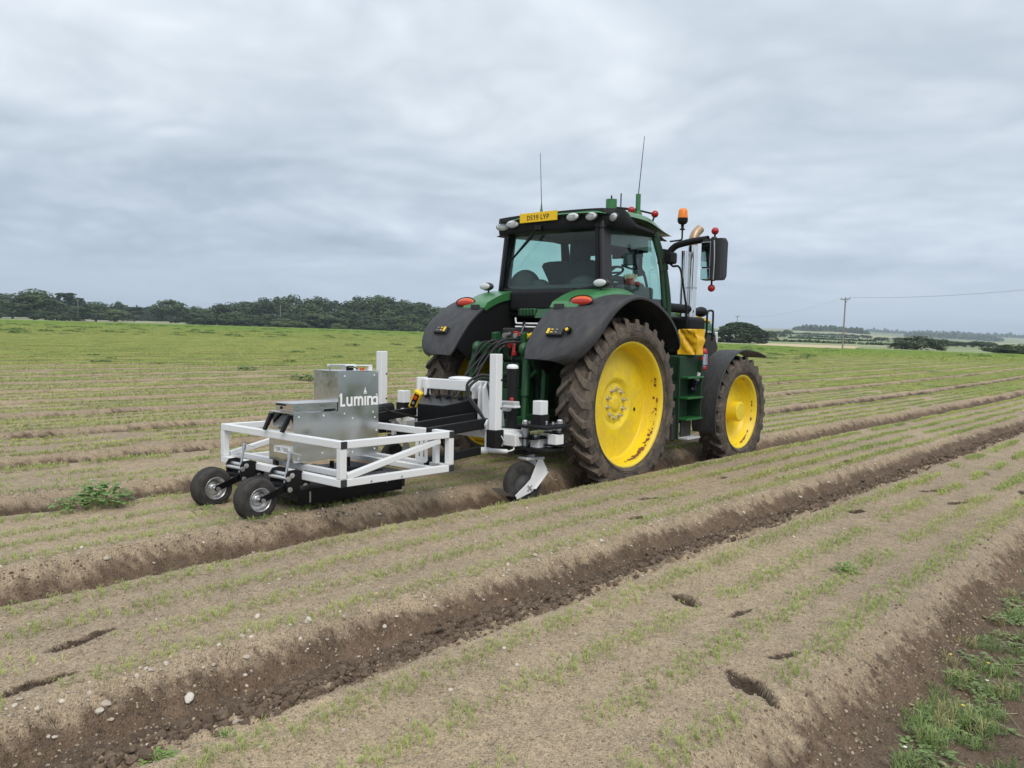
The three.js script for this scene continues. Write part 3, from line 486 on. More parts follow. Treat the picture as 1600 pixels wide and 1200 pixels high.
  mesh('cab_mirror', [bx([1.28, 2.56, 0.02], [1.31, 2.68, 0.2], 0.02), cyl([1.3, 2.66, 0.1], [1.3, 2.82, 0.1], 0.008)], M.black, T);
  for (const z of [-0.32, -0.14, 0.06]) mesh('cab_indicator', bx([0.06, 2.80, z], [0.075, 2.812, z + 0.05]), M.redLens, T);
  // front pillars seen through the glass on the left
}
// roof fittings
{
  const aer = (x, y, z, top, c) => { const a = grp('aerial', T, [x, y, z]); mesh('aerial_base', [cyl([0, -0.02, 0], [0, 0.05, 0], 0.022, 0.014), cyl([0, 0.05, 0], [0, 0.11, 0], 0.012, 0.008)], c, a); mesh('rod', cyl([0, 0.1, 0], top, 0.005, 0.003, 6), M.plastic, a); };
  aer(0.223, 3.065, -0.35, [-0.05, 0.735, 0], M.greenSkyLit);
  const mast = grp('roof_mast', T, [1.05, 3.06, 0.55]);
  mesh('post', [cyl([0, -0.03, 0], [0.0, 0.27, 0], 0.032), cyl([0, -0.03, 0], [0, 0.06, 0], 0.06, 0.045)], M.greenSkyLit, mast); mesh('aerial_rod', cyl([0, 0.26, 0], [0.10, 1.01, 0], 0.007, 0.004, 6), M.plastic, mast);
  mesh('crossbar', [cyl([-0.2, 0.10, -0.26], [0.0, 0.07, 0.02], 0.016), cyl([0.0, 0.07, 0.0], [0.16, 0.03, 0.14], 0.012)], M.black, mast);
  mesh('receiver', [cyl([-0.2, 0.06, -0.27], [-0.2, 0.20, -0.27], 0.07, 0.07, 20)], M.greenSkyLit, mast); mesh('short_rod', [cyl([-0.12, 0.06, -0.18], [-0.12, 0.28, -0.18], 0.008), cyl([-0.2, 0.2, -0.27], [-0.2, 0.25, -0.27], 0.01)], M.black, mast);
  for (const p of [[0.93, 3.115, 0.53], [1.215, 3.09, 0.70], [1.50, 2.862, 1.395], [1.46, 2.155, 1.395]]) mesh('red_ball_marker', [ball(p, 0.046)], M.redLens, T);
  for (const [a, b] of [[[1.215, 3.09, 0.70], [1.16, 2.98, 0.70]], [[1.50, 2.862, 1.395], [1.50, 2.76, 1.395]], [[1.46, 2.155, 1.395], [1.46, 2.25, 1.395]]]) mesh('marker_stem', cyl(a, b, 0.012), M.black, T);
  const bc = grp('beacon', T, [1.84, 3.06, 0.75]);
  mesh('beacon_lens', [lathe([[0, 0.185], [0.04, 0.18], [0.058, 0.15], [0.066, 0.07], [0.066, 0.05]], 32)], std([0.85, 0.22, 0.01], 0.25), bc); mesh('beacon_base', [lathe([[0.068, 0.055], [0.068, 0.01], [0.05, -0.02], [0.022, -0.03], [0.018, -0.08], [0.035, -0.085], [0.035, -0.1], [0, -0.1]], 32)], M.black, bc); mesh('bracket', [tube([[0, -0.1, 0], [0, -0.21, 0], [-0.02, -0.235, -0.01], [-0.2, -0.27, -0.06]], 0.012)], M.black, bc);
  // mirror
  const m = grp('wing_mirror', T);
  mesh('mirror_arm', [tube([[1.40, 2.52, 0.80], [1.42, 2.63, 0.82], [1.44, 2.705, 0.90], [1.45, 2.745, 1.10], [1.46, 2.765, 1.33]], 0.042, 30, 12), bx([1.34, 2.47, 0.76], [1.48, 2.62, 0.90], 0.03), bx([1.30, 2.46, 0.70], [1.42, 2.66, 0.80], 0.02)], M.black, m);
  mesh('mirror_housing', [slab([[1.40, 2.25], [1.50, 2.25], [1.55, 2.3], [1.56, 2.72], [1.50, 2.77], [1.40, 2.76]], 1.27, 1.56, 0.03), bx([1.375, 2.24, 1.40], [1.46, 2.78, 1.46], 0.02)], M.plastic, m);
  mesh('mirror_glass', [bx([1.385, 2.41, 1.275], [1.398, 2.72, 1.40], 0.004), bx([1.385, 2.26, 1.275], [1.398, 2.395, 1.40], 0.004)], M.mirror, m); mesh('hanger_rod', [tube([[1.36, 2.73, 1.46], [1.36, 2.5, 1.47], [1.37, 2.25, 1.46]], 0.009)], M.steel, m);
  // exhaust stack
  const e = grp('exhaust', T);
  mesh('stack', [cyl([2.14, 1.62, 0.75], [2.15, 2.78, 0.75], 0.072, 0.072, 32), cyl([2.0, 1.62, 0.70], [2.0, 2.70, 0.70], 0.04, 0.04, 20)], M.chrome, e); mesh('stack_tip', [tube([[2.15, 2.74, 0.75], [2.15, 2.86, 0.75], [2.19, 2.95, 0.76], [2.27, 3.02, 0.78]], 0.062, 16, 20)], std([0.42, 0.30, 0.20], 0.45, 0.6), e); mesh('stack_elbow', [tube([[2.14, 1.66, 0.75], [2.14, 1.5, 0.74], [2.2, 1.38, 0.6], [2.3, 1.3, 0.4]], 0.085, 20, 14), bx([1.95, 1.3, 0.5], [2.4, 1.62, 0.85], 0.06)], M.soiledBlack, e); mesh('clamp', cyl([2.14, 1.60, 0.75], [2.14, 1.64, 0.75], 0.08, 0.08, 24), M.steel, e); mesh('clamp', cyl([2.145, 2.2, 0.75], [2.145, 2.22, 0.75], 0.076, 0.076, 24), M.steel, e);
  mesh('air_intake', [cyl([1.5, 1.93, 0.70], [2.12, 1.92, 0.74], 0.06, 0.06, 20), ball([2.50, 1.90, 0.72], 0.09, 1.2, 0.8, 1), cyl([2.1, 1.91, 0.74], [2.5, 1.9, 0.72], 0.045), bx([1.9, 1.62, 0.5], [2.4, 1.82, 0.86], 0.06)], M.black, T);
  mesh('grab_rail', [tube([[1.38, 2.50, 0.82], [1.40, 2.44, 0.88], [1.40, 2.44, 0.95], [1.42, 2.36, 0.99], [1.46, 1.90, 1.06], [1.48, 1.72, 1.06]], 0.014, 40, 8), tube([[2.05, 1.55, 1.05], [2.05, 1.85, 1.05], [2.09, 1.90, 1.05], [2.2, 1.90, 1.05], [2.22, 1.85, 1.05], [2.22, 1.5, 1.05]], 0.014, 40, 8), tube([[1.36, 2.52, 0.80], [1.34, 2.4, 0.84], [1.2, 2.36, 0.82]], 0.008)], M.black, T);
}
// steps on the right
{
  const s = grp('access_steps', T);
  mesh('step_frame', [bx([1.30, 0.24, 1.05], [1.325, 1.28, 1.09], 0.006), bx([1.75, 0.5, 0.8], [1.775, 1.25, 1.16], 0.006), bx([1.33, 0.42, 0.92], [1.72, 1.22, 0.99], 0.02), bx([1.32, 1.0, 0.75], [1.9, 1.3, 1.1], 0.02)], M.greenDark, s);
  for (const y of [0.50, 0.77, 1.03]) mesh('tread', bx([1.325, y - 0.015, 1.0], [1.75, y + 0.012, 1.2], 0.008), M.green, s);
  mesh('tread', bx([1.32, 0.245, 1.06], [1.66, 0.27, 1.22], 0.006), M.greyLight, s); mesh('tread_hanger', [bx([1.36, 0.26, 1.08], [1.62, 0.50, 1.10], 0.004), bx([1.2, 0.22, 1.02], [1.31, 0.55, 1.06], 0.02)], M.soiledBlack, s);
}
// rear hitch, valves, pipes, hoses
{
  for (const s of [1, -1]) {
    mesh('lift_arm', [bar([-0.25, 1.30, s * 0.26], [-0.88, 1.36, s * 0.36], 0.08, 0.14, 0.02), ball([-0.88, 1.36, s * 0.36], 0.08, 1, 1, 0.7)], M.greenHitchShaded, T);
    mesh('lift_rod', [cyl([-0.88, 1.36, s * 0.40], [-0.98, 0.58, s * 0.45], 0.032), cyl([-0.90, 1.2, s * 0.41], [-0.95, 0.85, s * 0.44], 0.046)], M.greenHitchShaded, T);
    mesh('lower_link', [bar([-0.3, 0.62, s * 0.34], [-1.42, 0.55, s * 0.46], 0.05, 0.10, 0.012), ball([-1.45, 0.55, s * 0.46], 0.07, 1, 1, 0.6)], M.greenHitchShaded, T);
    mesh('lift_cylinder', [cyl([-0.35, 0.72, s * 0.30], [-0.72, 1.30, s * 0.34], 0.045), cyl([-0.5, 0.95, s * 0.32], [-0.74, 1.33, s * 0.34], 0.03)], M.greenDark, T);
    mesh('sway_block', bar([-0.5, 0.5, s * 0.5], [-1.1, 0.5, s * 0.55], 0.03, 0.05, 0.01), M.greenDark, T);
    mesh('hitch_upright', [bar([-0.62, 0.55, s * 0.24], [-0.72, 1.55, s * 0.22], 0.07, 0.10, 0.015, [1, 0, 0])], M.greenHitchShaded, T);
  }
  mesh('top_link', [cyl([-0.65, 1.08, 0], [-1.5, 0.98, 0], 0.032), cyl([-0.85, 1.05, 0], [-1.3, 1.0, 0], 0.045), bx([-0.75, 0.98, -0.07], [-0.6, 1.18, 0.07], 0.02)], M.greenDark, T);
  mesh('valve_cover', [bx([-0.52, 1.74, -0.05], [-0.25, 1.83, 0.20], 0.02), slab([[-0.56, 1.72], [-0.50, 1.82], [-0.3, 1.84], [-0.3, 1.74]], 0.22, 0.42, 0.008)], M.greenHitchShaded, T);
  for (let i = 0; i < 5; i++) mesh('cover_rib', bx([-0.535, 1.745, -0.045 + i * 0.05], [-0.51, 1.825, -0.035 + i * 0.05], 0.003), M.greenDark, T);
  mesh('steel_pipe', [tube([[-0.62, 1.72, -0.01], [-0.62, 1.665, 0.0], [-0.62, 1.655, 0.03], [-0.62, 1.652, 0.36]], 0.0095, 40), tube([[-0.63, 1.615, 0.0], [-0.63, 1.613, 0.36]], 0.0095, 10)], M.white, T);
  mesh('pipe_clip', bx([-0.65, 1.60, 0.12], [-0.61, 1.675, 0.15], 0.004), M.black, T);
  mesh('valve_block', [bx([-0.62, 1.36, -0.22], [-0.35, 1.60, 0.30], 0.02), bx([-0.66, 1.25, -0.1], [-0.5, 1.4, 0.22], 0.02)], M.soiledBlack, T);
  for (let i = 0; i < 6; i++) { const z = -0.18 + 0.085 * i, y = i % 2 ? 1.53 : 1.42; mesh('coupler', [cyl([-0.6, y, z], [-0.70, y - 0.02, z], 0.026, 0.024, 14), cyl([-0.7, y - 0.02, z], [-0.72, y - 0.024, z], 0.032, 0.032, 14)], [M.rust, M.steel, M.red, M.zinc, M.greenDark, M.yellow][i], T); }
  for (const [y, z] of [[1.55, 0.06], [1.53, 0.09]]) mesh('red_lever', [bar([-0.66, y, z - 0.05], [-0.70, y - 0.01, z + 0.06], 0.03, 0.026, 0.006)], M.red, T);
  mesh('red_lever', [bar([-0.68, 1.44, 0.04], [-0.74, 1.30, 0.075], 0.035, 0.02, 0.006, [1, 0, 0]), bx([-0.75, 1.28, 0.05], [-0.71, 1.33, 0.10], 0.008)], M.red, T);
  const r = rng(8);
  for (let i = 0; i < 6; i++) { const z0 = -0.2 + 0.09 * i, z1 = -0.40 + 0.12 * i * r() + 0.15 * r(), y0 = 1.42 + 0.06 * r(); mesh('hydraulic_hose', tube([[-0.68, y0, z0], [-0.88 - 0.1 * r(), y0 - 0.02, lerp(z0, z1, 0.3)], [-1.0 - 0.08 * r(), y0 - 0.22, lerp(z0, z1, 0.7)], [-1.15 - 0.2 * r(), 0.95 - 0.2 * r(), z1], [-1.5, 0.75 - 0.1 * r(), z1 + 0.05]], 0.0125, 30, 7), M.hose, T); }
  for (let i = 0; i < 14; i++) { const z0 = -0.25 + 0.5 * r(), y0 = 1.15 + 0.5 * r(); mesh('cable', tube([[-0.62, y0, z0], [-0.70 - 0.1 * r(), y0 - 0.08, z0 + 0.1 * (r() - 0.5)], [-0.66, y0 - 0.25 * r() - 0.1, z0 + 0.3 * (r() - 0.5)]], 0.006, 14, 6), i % 4 ? M.hose : M.grey, T); }
  mesh('rear_bracket', [bx([-0.75, 0.6, -0.16], [-0.6, 0.9, 0.16], 0.02), bar([-0.7, 0.55, 0.5], [-0.58, 1.5, 0.44], 0.06, 0.08, 0.012, [1, 0, 0]), bar([-0.6, 0.95, 0.1], [-0.75, 1.12, 0.44], 0.04, 0.04)], M.greenHitchShaded, T);
  mesh('tow_hook', [bx([-0.95, 0.36, -0.06], [-0.5, 0.44, 0.06], 0.02)], M.black, T);
}
// things carried on the tractor
{
  const W = p => { tractor.updateMatrixWorld(); return tractor.localToWorld(V(p)); };
  const place = (o, p) => { o.position.copy(W(p)); o.rotation.copy(tractor.rotation); return o; };
  const bag = place(thing('storage_bag', 'bright yellow square plastic bag hanging behind the tractor exhaust above the steps', 'bag'), [1.56, 1.31, 1.085]);
  { // creased soft box
    const f = (x, y, z) => { const n = 0.016 * vnoise(x * 9 + 3, y * 11 + z * 7) + 0.010 * vnoise(y * 20 + x * 5, z * 22); return [x + n, y + 0.6 * n, z + n * 0.7 - 0.05 * y * 0.4]; };
    const g = new THREE.BoxGeometry(0.19, 0.33, 0.27, 18, 18, 18).translate(0, 0.165, 0); const p = g.attributes.position; for (let i = 0; i < p.count; i++) { const x = p.getX(i), y = p.getY(i), z = p.getZ(i), q = 1 - 0.10 * (1 - Math.abs(y - 0.165) / 0.165) * 0 - 0.05 * sstep(0.2, 0, y); const c = f(x * q, y, z * q); const dia = Math.abs((y - 0.30) + (z + 0.10) * 1.3) ; c[0] -= x < -0.08 ? -0.03 * Math.exp(-((dia / 0.03) ** 2)) : 0; p.setXYZ(i, ...c); } g.computeVertexNormals();
    mesh('bag_body', g, std([0.80, 0.46, 0.012], 0.42), bag); mesh('bag_rim', [bar([-0.1, 0.0, 0.13], [0.1, 0.0, 0.13], 0.02, 0.02), bar([-0.1, 0, -0.13], [-0.1, 0, 0.13], 0.02, 0.02)], M.greenDark, bag);
  }
  const ex = place(thing('fire_extinguisher', 'red fire extinguisher strapped upright beside the yellow bag on the tractor', 'fire extinguisher'), [1.84, 1.12, 1.125]); ex.scale.setScalar(0.86);
  mesh('cylinder', [lathe([[0, 0], [0.052, 0.004], [0.058, 0.02], [0.058, 0.27], [0.045, 0.31], [0.02, 0.33], [0, 0.33]], 28)], M.red, ex); mesh('valve', [cyl([0, 0.32, 0], [0, 0.37, 0], 0.018), bx([-0.02, 0.36, -0.03], [0.05, 0.375, 0.03], 0.005), bx([-0.02, 0.39, -0.02], [0.07, 0.40, 0.02], 0.004)], M.black, ex); mesh('label', [new THREE.CylinderGeometry(0.0592, 0.0592, 0.17, 16, 1, true, Math.PI * 0.0, Math.PI * 0.55).translate(0, 0.16, 0)], M.white, ex); mesh('label_band', [new THREE.CylinderGeometry(0.0594, 0.0594, 0.20, 10, 1, true, -Math.PI * 0.35, Math.PI * 0.22).translate(0, 0.15, 0)], std([0.25, 0.42, 0.6], 0.5), ex); mesh('strap', [0.07, 0.25].map(y => new THREE.TorusGeometry(0.06, 0.006, 6, 24).rotateX(Math.PI / 2).translate(0, y, 0)), M.black, ex); mesh('bracket', bx([-0.02, 0.02, -0.10], [0.02, 0.3, -0.058], 0.004), M.black, ex);
  const bo = place(thing('spray_can', 'tilted dark blue and white spray can clipped below the fire extinguisher', 'spray can'), [1.76, 0.84, 1.05]); bo.rotateX(0.28);
  mesh('can', [lathe([[0, 0], [0.034, 0.003], [0.036, 0.012], [0.036, 0.19], [0.03, 0.21], [0, 0.212]], 24)], std([0.018, 0.022, 0.07], 0.4), bo); mesh('can_print', [new THREE.CylinderGeometry(0.0366, 0.0366, 0.03, 20, 1, true).translate(0, 0.165, 0), new THREE.CylinderGeometry(0.0366, 0.0366, 0.03, 12, 1, true, 2.6, 2).translate(0, 0.03, 0), new THREE.CylinderGeometry(0.0366, 0.0366, 0.02, 8, 1, true, 3, 1.2).translate(0, 0.11, 0)], M.white, bo); mesh('cap', cyl([0, 0.21, 0], [0, 0.255, 0], 0.028), M.white, bo); mesh('clip', [new THREE.TorusGeometry(0.04, 0.006, 6, 24).rotateX(Math.PI / 2).translate(0, 0.09, 0), bx([-0.012, 0.02, -0.09], [0.012, 0.18, -0.037], 0.004)], M.black, bo);
  const gl = place(thing('work_gloves', 'pale and red work gloves lying behind the side window of the cab', 'gloves'), [0.78, 2.165, 0.64]);
  const fin = []; for (let i = 0; i < 5; i++) { const z = -0.05 + 0.025 * i; fin.push(orient(new THREE.CapsuleGeometry(0.016, 0.07, 4, 10), [0.0, 0.05, z * 0.9], [-0.01 + 0.01 * i, 0.15 - 0.012 * Math.abs(i - 2), z * 1.5])); }
  mesh('fingers', fin, std([0.62, 0.48, 0.36], 0.9), gl); mesh('palm', [new RoundedBoxGeometry(0.06, 0.09, 0.12, 3, 0.025).translate(0, 0.045, 0), new RoundedBoxGeometry(0.08, 0.05, 0.2, 3, 0.02).translate(0.03, 0.02, 0.02)], std([0.40, 0.06, 0.05], 0.9), gl);
}
// ---------------------------------------------------------------- the weeding machine behind the tractor (x forward, z to the right)
{
  const YB = 0.275;
  const tool = thing('weeding_machine', 'white tube framed weeding machine with aluminium cabinet towed on small wheels behind the tractor', 'farm implement', [3.5593, 0.0001, -5.8874]);
  tool.rotation.set(-1.58 * RAD, 0.76 * RAD, -0.49 * RAD, 'YZX');
  const up = g => [g].flat(9).map(q => prep(q).translate(0, YB, 0));
  const tm = (n, g, m, p = tool) => mesh(n, p === tool ? up(g) : g, m, p);
  const tg = (n, pos) => grp(n, tool, [pos[0], pos[1] + YB, pos[2]]);
  const w = 0.06, HW = 0.924, L = 1.228;
  M.alu = (() => { // mill finish sheet: fine streaks and smudges
    const t = noiseTex(512, (u, v) => { const n = 0.75 + 0.03 * tn(u, v, 5, 51) + 0.02 * tn(u, v, 14, 52); return [n, n, n * 0.985]; }, false, [1, 1]);
    const r = noiseTex(512, (u, v) => { const n = 0.22 + 0.06 * tn(u, v, 3, 54) + 0.05 * tn(u, v, 11, 55); return [n, n, n]; }, false, [1, 1]);
    const m = new THREE.MeshStandardMaterial({ map: t, roughnessMap: r, roughness: 1, metalness: 1 }); return m;
  })();
  // square tubes with rounded edges
  for (const y of [0.03, 0.331]) {
    tm('cross_tube', bx([0, y - 0.03, -HW + 0.002], [w, y + 0.03, HW - 0.002], 0.006), M.white);
    tm('cross_tube', bx([L - w, y - 0.03, -HW + 0.002], [L, y + 0.03, HW - 0.002], 0.006), M.white);
    for (const s of [1, -1]) {
      tm('side_tube', bx([w + 0.001, y - 0.03, s * (HW - w)], [L - w - 0.001, y + 0.03, s * (HW - 0.001)], 0.006), M.white);
      for (const x of [w / 2, L - w / 2]) tm('end_cap', bx([x - 0.029, y - 0.029, s * (HW - 0.004)], [x + 0.029, y + 0.029, s * (HW + 0.004)], 0.003), M.plastic);
    }
  }
  for (const s of [1, -1]) {
    for (const x of [0.001, L - w - 0.001]) tm('upright_tube', bx([x, 0.061, s * (HW - w)], [x + w - 0.001, 0.300, s * (HW - 0.001)], 0.006), M.white);
    tm('brace_tube', bar([0.075, 0.075, s * (HW - 0.031)], [L - 0.16, 0.285, s * (HW - 0.031)], 0.05, 0.05, 0.006), M.white);
    tm('corner_gusset', slab([[0.061, 0.30], [0.12, 0.30], [0.085, 0.262], [0.061, 0.21]], s * (HW - 0.035), s * (HW - 0.027), 0.001), M.white);
    // slotted adjuster plates by the front corner
    const sl = new THREE.Shape([[0, 0], [0.02, -0.02], [0.13, -0.02], [0.15, 0], [0.15, 0.2], [0, 0.2]].map(p => new THREE.Vector2(...p)));
    for (const hx of [0.03, 0.09]) { const h = new THREE.Path(); h.moveTo(hx, 0.03); h.lineTo(hx + 0.03, 0.03); h.lineTo(hx + 0.03, 0.18); h.lineTo(hx, 0.18); h.lineTo(hx, 0.03); sl.holes.push(h); }
    const pl = new THREE.ExtrudeGeometry(sl, { depth: 0.012, bevelEnabled: false }).rotateY(Math.PI / 2).translate(L - 0.19, 0.095, s * 0.70 + 0.07);
    tm('slotted_plate', pl, M.white);
    tm('plate_tube', bx([L - 0.11, 0.062, s * 0.78 - 0.025], [L - 0.062, 0.30, s * 0.78 + 0.025], 0.005), M.white);
  }
  tm('inner_rail', bx([0.16, 0.035, -HW + w + 0.001], [0.21, 0.085, HW - w - 0.001], 0.006), M.white);
  tm('inner_rail', bx([1.0, 0.005, -HW + w + 0.001], [1.05, 0.055, HW - w - 0.001], 0.006), M.white);
  tm('gusset_bolt', [[0.62, 0.022], [0.3, 0.02]].map(p => cyl([p[0], p[1], HW - 0.002], [p[0], p[1], HW + 0.004], 0.009)), M.steel).userData.kind = 'stuff';
  // aluminium cabinet
  const zn = 0.20, zf = -0.17, cab = tg('cabinet', [0, 0, 0]);
  const cm = (n, g, m) => mesh(n, g, m, cab);
  cm('side_panel', slab([[0.048, 0.105], [0.955, 0.118], [0.950, 0.868], [0.500, 0.872], [0.502, 0.522], [0.048, 0.520]], zn - 0.006, zn, 0.002), M.alu);
  cm('side_panel', slab([[0.048, 0.105], [0.955, 0.118], [0.950, 0.868], [0.500, 0.872], [0.502, 0.522], [0.048, 0.520]], zf, zf + 0.006, 0.002), M.alu);
  cm('tower_back', bx([0.502, 0.524, zf + 0.007], [0.510, 0.870, zn - 0.007], 0), M.alu);
  cm('tower_top', bx([0.495, 0.873, zf - 0.003], [0.957, 0.881, zn + 0.003], 0.002), M.alu);
  cm('front_panel', bx([0.942, 0.120, zf + 0.007], [0.948, 0.866, zn - 0.007], 0), M.alu);
  cm('floor_panel', bx([0.05, 0.108, zf + 0.007], [0.94, 0.120, zn - 0.007], 0), M.alu);
  cm('deck_panel', bx([0.046, 0.521, zf - 0.002], [0.499, 0.529, zn + 0.002], 0.001), M.alu);
  cm('end_panel', [bx([0.050, 0.122, zf + 0.007], [0.058, 0.40, zn - 0.007], 0), slab([[0.052, 0.40], [0.06, 0.40], [0.20, 0.518], [0.188, 0.518]], zf + 0.03, zn - 0.03, 0.001), slab([[0.050, 0.40], [0.056, 0.40], [0.056, 0.518], [0.050, 0.518]], zf + 0.007, zf + 0.05, 0.001), slab([[0.050, 0.40], [0.056, 0.40], [0.056, 0.518], [0.050, 0.518]], zn - 0.05, zn - 0.007, 0.001)], M.alu);
  cm('lid', [bx([0.048, 0.536, -0.075], [0.496, 0.604, zn - 0.006], 0.004), bx([0.08, 0.529, -0.05], [0.49, 0.537, zn - 0.03], 0.001)], M.alu);
  cm('lid_sheet', bx([0.03, 0.605, -0.085], [0.498, 0.611, zn + 0.002], 0.002), M.zinc);
  cm('lid_connectors', [bx([0.040, 0.585, -0.06], [0.05, 0.598, 0.08], 0.002), cyl([0.05, 0.566, 0.02], [0.04, 0.566, 0.02], 0.012), cyl([0.42, 0.54, zn - 0.02], [0.42, 0.54, zn + 0.004], 0.012), bx([0.36, 0.532, zn - 0.02], [0.48, 0.55, zn - 0.002], 0.003)], M.black).userData.kind = 'stuff';
  for (const z of [zf + 0.055, zn - 0.045]) cm('end_bracket', [slab([[0.05, 0.512], [0.02, 0.515], [-0.045, 0.375], [-0.02, 0.365], [0.05, 0.49]], z - 0.018, z + 0.018, 0.004)], M.blackGloss);
  for (const z of [0.02, 0.135]) cm('air_duct', [bx([0.008, 0.190, z - 0.05], [0.05, 0.196, z + 0.05]), bx([0.008, 0.234, z - 0.05], [0.05, 0.240, z + 0.05]), bx([0.008, 0.196, z - 0.05], [0.05, 0.234, z - 0.045]), bx([0.008, 0.196, z + 0.045], [0.05, 0.234, z + 0.05]), slab([[0.045, 0.197], [0.05, 0.197], [0.05, 0.233], [0.015, 0.233]], z - 0.044, z + 0.0, 0)], M.white);
  for (const [x, y] of [[0.57, 0.835], [0.90, 0.838], [0.52, 0.66], [0.93, 0.66], [0.57, 0.50], [0.89, 0.50], [0.66, 0.455], [0.91, 0.45], [0.10, 0.495], [0.35, 0.495], [0.10, 0.14], [0.34, 0.17], [0.66, 0.15], [0.91, 0.16], [0.93, 0.33], [0.07, 0.32]]) cm('panel_screw', cyl([x, y, zn - 0.002], [x, y, zn + 0.004], 0.009, 0.007, 10), M.white);
  cm('top_bracket', [bar([0.62, 0.92, -0.10], [0.62, 0.92, 0.12], 0.02, 0.022, 0.003), bx([0.61, 0.88, -0.105], [0.63, 0.925, -0.095]), bx([0.60, 0.88, 0.115], [0.64, 0.932, 0.125])], M.zinc);
  cm('top_bracket', [bar([0.63, 0.928, 0.12], [0.90, 0.925, 0.14], 0.025, 0.012, 0.003), bx([0.88, 0.88, 0.125], [0.915, 0.93, 0.15]), bar([0.60, 0.925, -0.1], [0.90, 0.925, -0.1], 0.025, 0.012, 0.003), bx([0.88, 0.88, -0.11], [0.915, 0.93, -0.09])], M.white);
  cm('top_gear', [tube([[0.66, 0.89, 0.05], [0.72, 0.915, 0.06], [0.80, 0.91, 0.02], [0.86, 0.89, 0.0]], 0.006), bx([0.70, 0.882, 0.0], [0.76, 0.905, 0.08], 0.004)], M.black);
  cm('orange_knob', [cyl([0.845, 0.88, 0.09], [0.845, 0.905, 0.09], 0.020, 0.022, 16)], std([0.75, 0.12, 0.02], 0.4));
  { // lettering in rounded strokes with a small spire over the i
    const c = document.createElement('canvas'); c.width = 1024; c.height = 512; const q = c.getContext('2d'); q.fillStyle = '#000'; q.fillRect(0, 0, 1024, 512); q.strokeStyle = '#fff'; q.fillStyle = '#fff'; q.lineWidth = 46; q.lineCap = 'butt'; q.lineJoin = 'miter';
    const B = 440, X = 240; // base line and x height
    const line = (...p) => { q.beginPath(); q.moveTo(p[0], p[1]); for (let i = 2; i < p.length; i += 2) q.lineTo(p[i], p[i + 1]); q.stroke(); };
    line(45, 165, 45, B - 22, 150, B - 22);
    q.beginPath(); q.moveTo(200, X); q.lineTo(200, B - 75); q.arc(257, B - 75, 57, Math.PI, 0, true); q.lineTo(314, X); q.stroke(); line(314, X, 314, B);
    line(395, X, 395, B); for (const m of [0, 1]) { q.beginPath(); q.arc(446 + m * 102, X + 70, 51, Math.PI, 0); q.lineTo(497 + m * 102, B); q.stroke(); }
    line(675, X, 675, B);
    line(748, X, 748, B); q.beginPath(); q.arc(803, X + 75, 55, Math.PI, 0); q.lineTo(858, B); q.stroke();
    q.beginPath(); q.arc(938, (B + X) / 2 + 2, 72, 0, 7); q.stroke(); line(996, X + 6, 996, B);
    q.beginPath(); q.moveTo(675, 30); q.quadraticCurveTo(685, 130, 722, 160); q.lineTo(628, 160); q.quadraticCurveTo(665, 130, 675, 30); q.fill(); q.fillRect(632, 172, 86, 14);
    const t = new THREE.CanvasTexture(c);
    mesh('lettering', new THREE.PlaneGeometry(0.43, 0.215).translate(0.728, 0.6425, zn + 0.003), new THREE.MeshStandardMaterial({ color: 0xf2f2f2, roughness: 0.5, alphaMap: t, alphaTest: 0.5 }), cab);
  }
  // laser hood below the frame, near the ground
  const hood = tg('weeder_hood', [0, 0, 0]);
  mesh('hood_shell', [bx([-0.02, -0.185, -0.42], [1.10, -0.045, 0.42], 0.015), bx([0.02, -0.20, -0.40], [1.06, -0.18, 0.40], 0.006)], M.soiledBlack, hood);
  mesh('hood_top', [bx([0.25, -0.044, -0.38], [1.08, -0.034, 0.40], 0.003)], M.plastic, hood);
  mesh('side_skirt', [bx([-0.06, -0.205, 0.421], [1.05, -0.075, 0.432], 0.003)], M.blackGloss, hood);
  mesh('skirt_stud', [bx([0.86, -0.12, 0.428], [0.872, -0.03, 0.44], 0.002), bx([0.05, -0.19, 0.428], [0.062, -0.10, 0.44], 0.002)], M.steel, hood).userData.kind = 'stuff';
  mesh('hood_bracket', [bx([0.33, -0.035, 0.10], [0.47, 0.035, 0.19], 0.006), bx([0.30, 0.02, 0.06], [0.34, 0.06, 0.12], 0.004), bx([0.47, -0.03, 0.12], [0.50, 0.08, 0.15], 0.004)], M.blackGloss, hood);
  mesh('aluminium_rail', [bx([0.345, -0.025, 0.19], [0.47, 0.018, 0.215], 0.003)], M.zinc, hood);
  mesh('support_leg', [bx([0.10, -0.18, -0.2], [0.14, 0.10, -0.16], 0.004), bx([0.85, -0.05, -0.15], [0.88, 0.1, -0.12], 0.004)], std([0.06, 0.04, 0.03], 0.8), hood).userData.kind = 'stuff';
  mesh('grating', Array.from({ length: 9 }, (_, i) => bx([0.55 + 0.045 * i, -0.032, 0.02], [0.575 + 0.045 * i, -0.022, 0.30], 0.002)), M.black, hood).userData.kind = 'stuff';
  // rear gauge wheels on arms
  function gauge(zc) {
    const g = tg('gauge_wheel', [0, 0, zc]); const hx = -0.345, hy = -0.128, R = 0.172;
    const prof = []; const hw = 0.078; for (let i = 0; i <= 28; i++) { const a = -Math.PI * 0.5 + i / 28 * Math.PI; prof.push([0.088 + 0.0 + (R - 0.088) * Math.pow(Math.max(0, Math.cos(a)), 0.42), hw * Math.sign(Math.sin(a)) * Math.abs(Math.sin(a)) ** 0.8]); }
    const ribs = [-0.032, -0.011, 0.011, 0.032].map(z => new THREE.TorusGeometry(R - 0.0015, 0.0032, 6, 64).translate(0, 0, z)); const rib2 = [-1, 1].map(s => new THREE.TorusGeometry(R - 0.022, 0.003, 6, 64).translate(0, 0, s * 0.062));
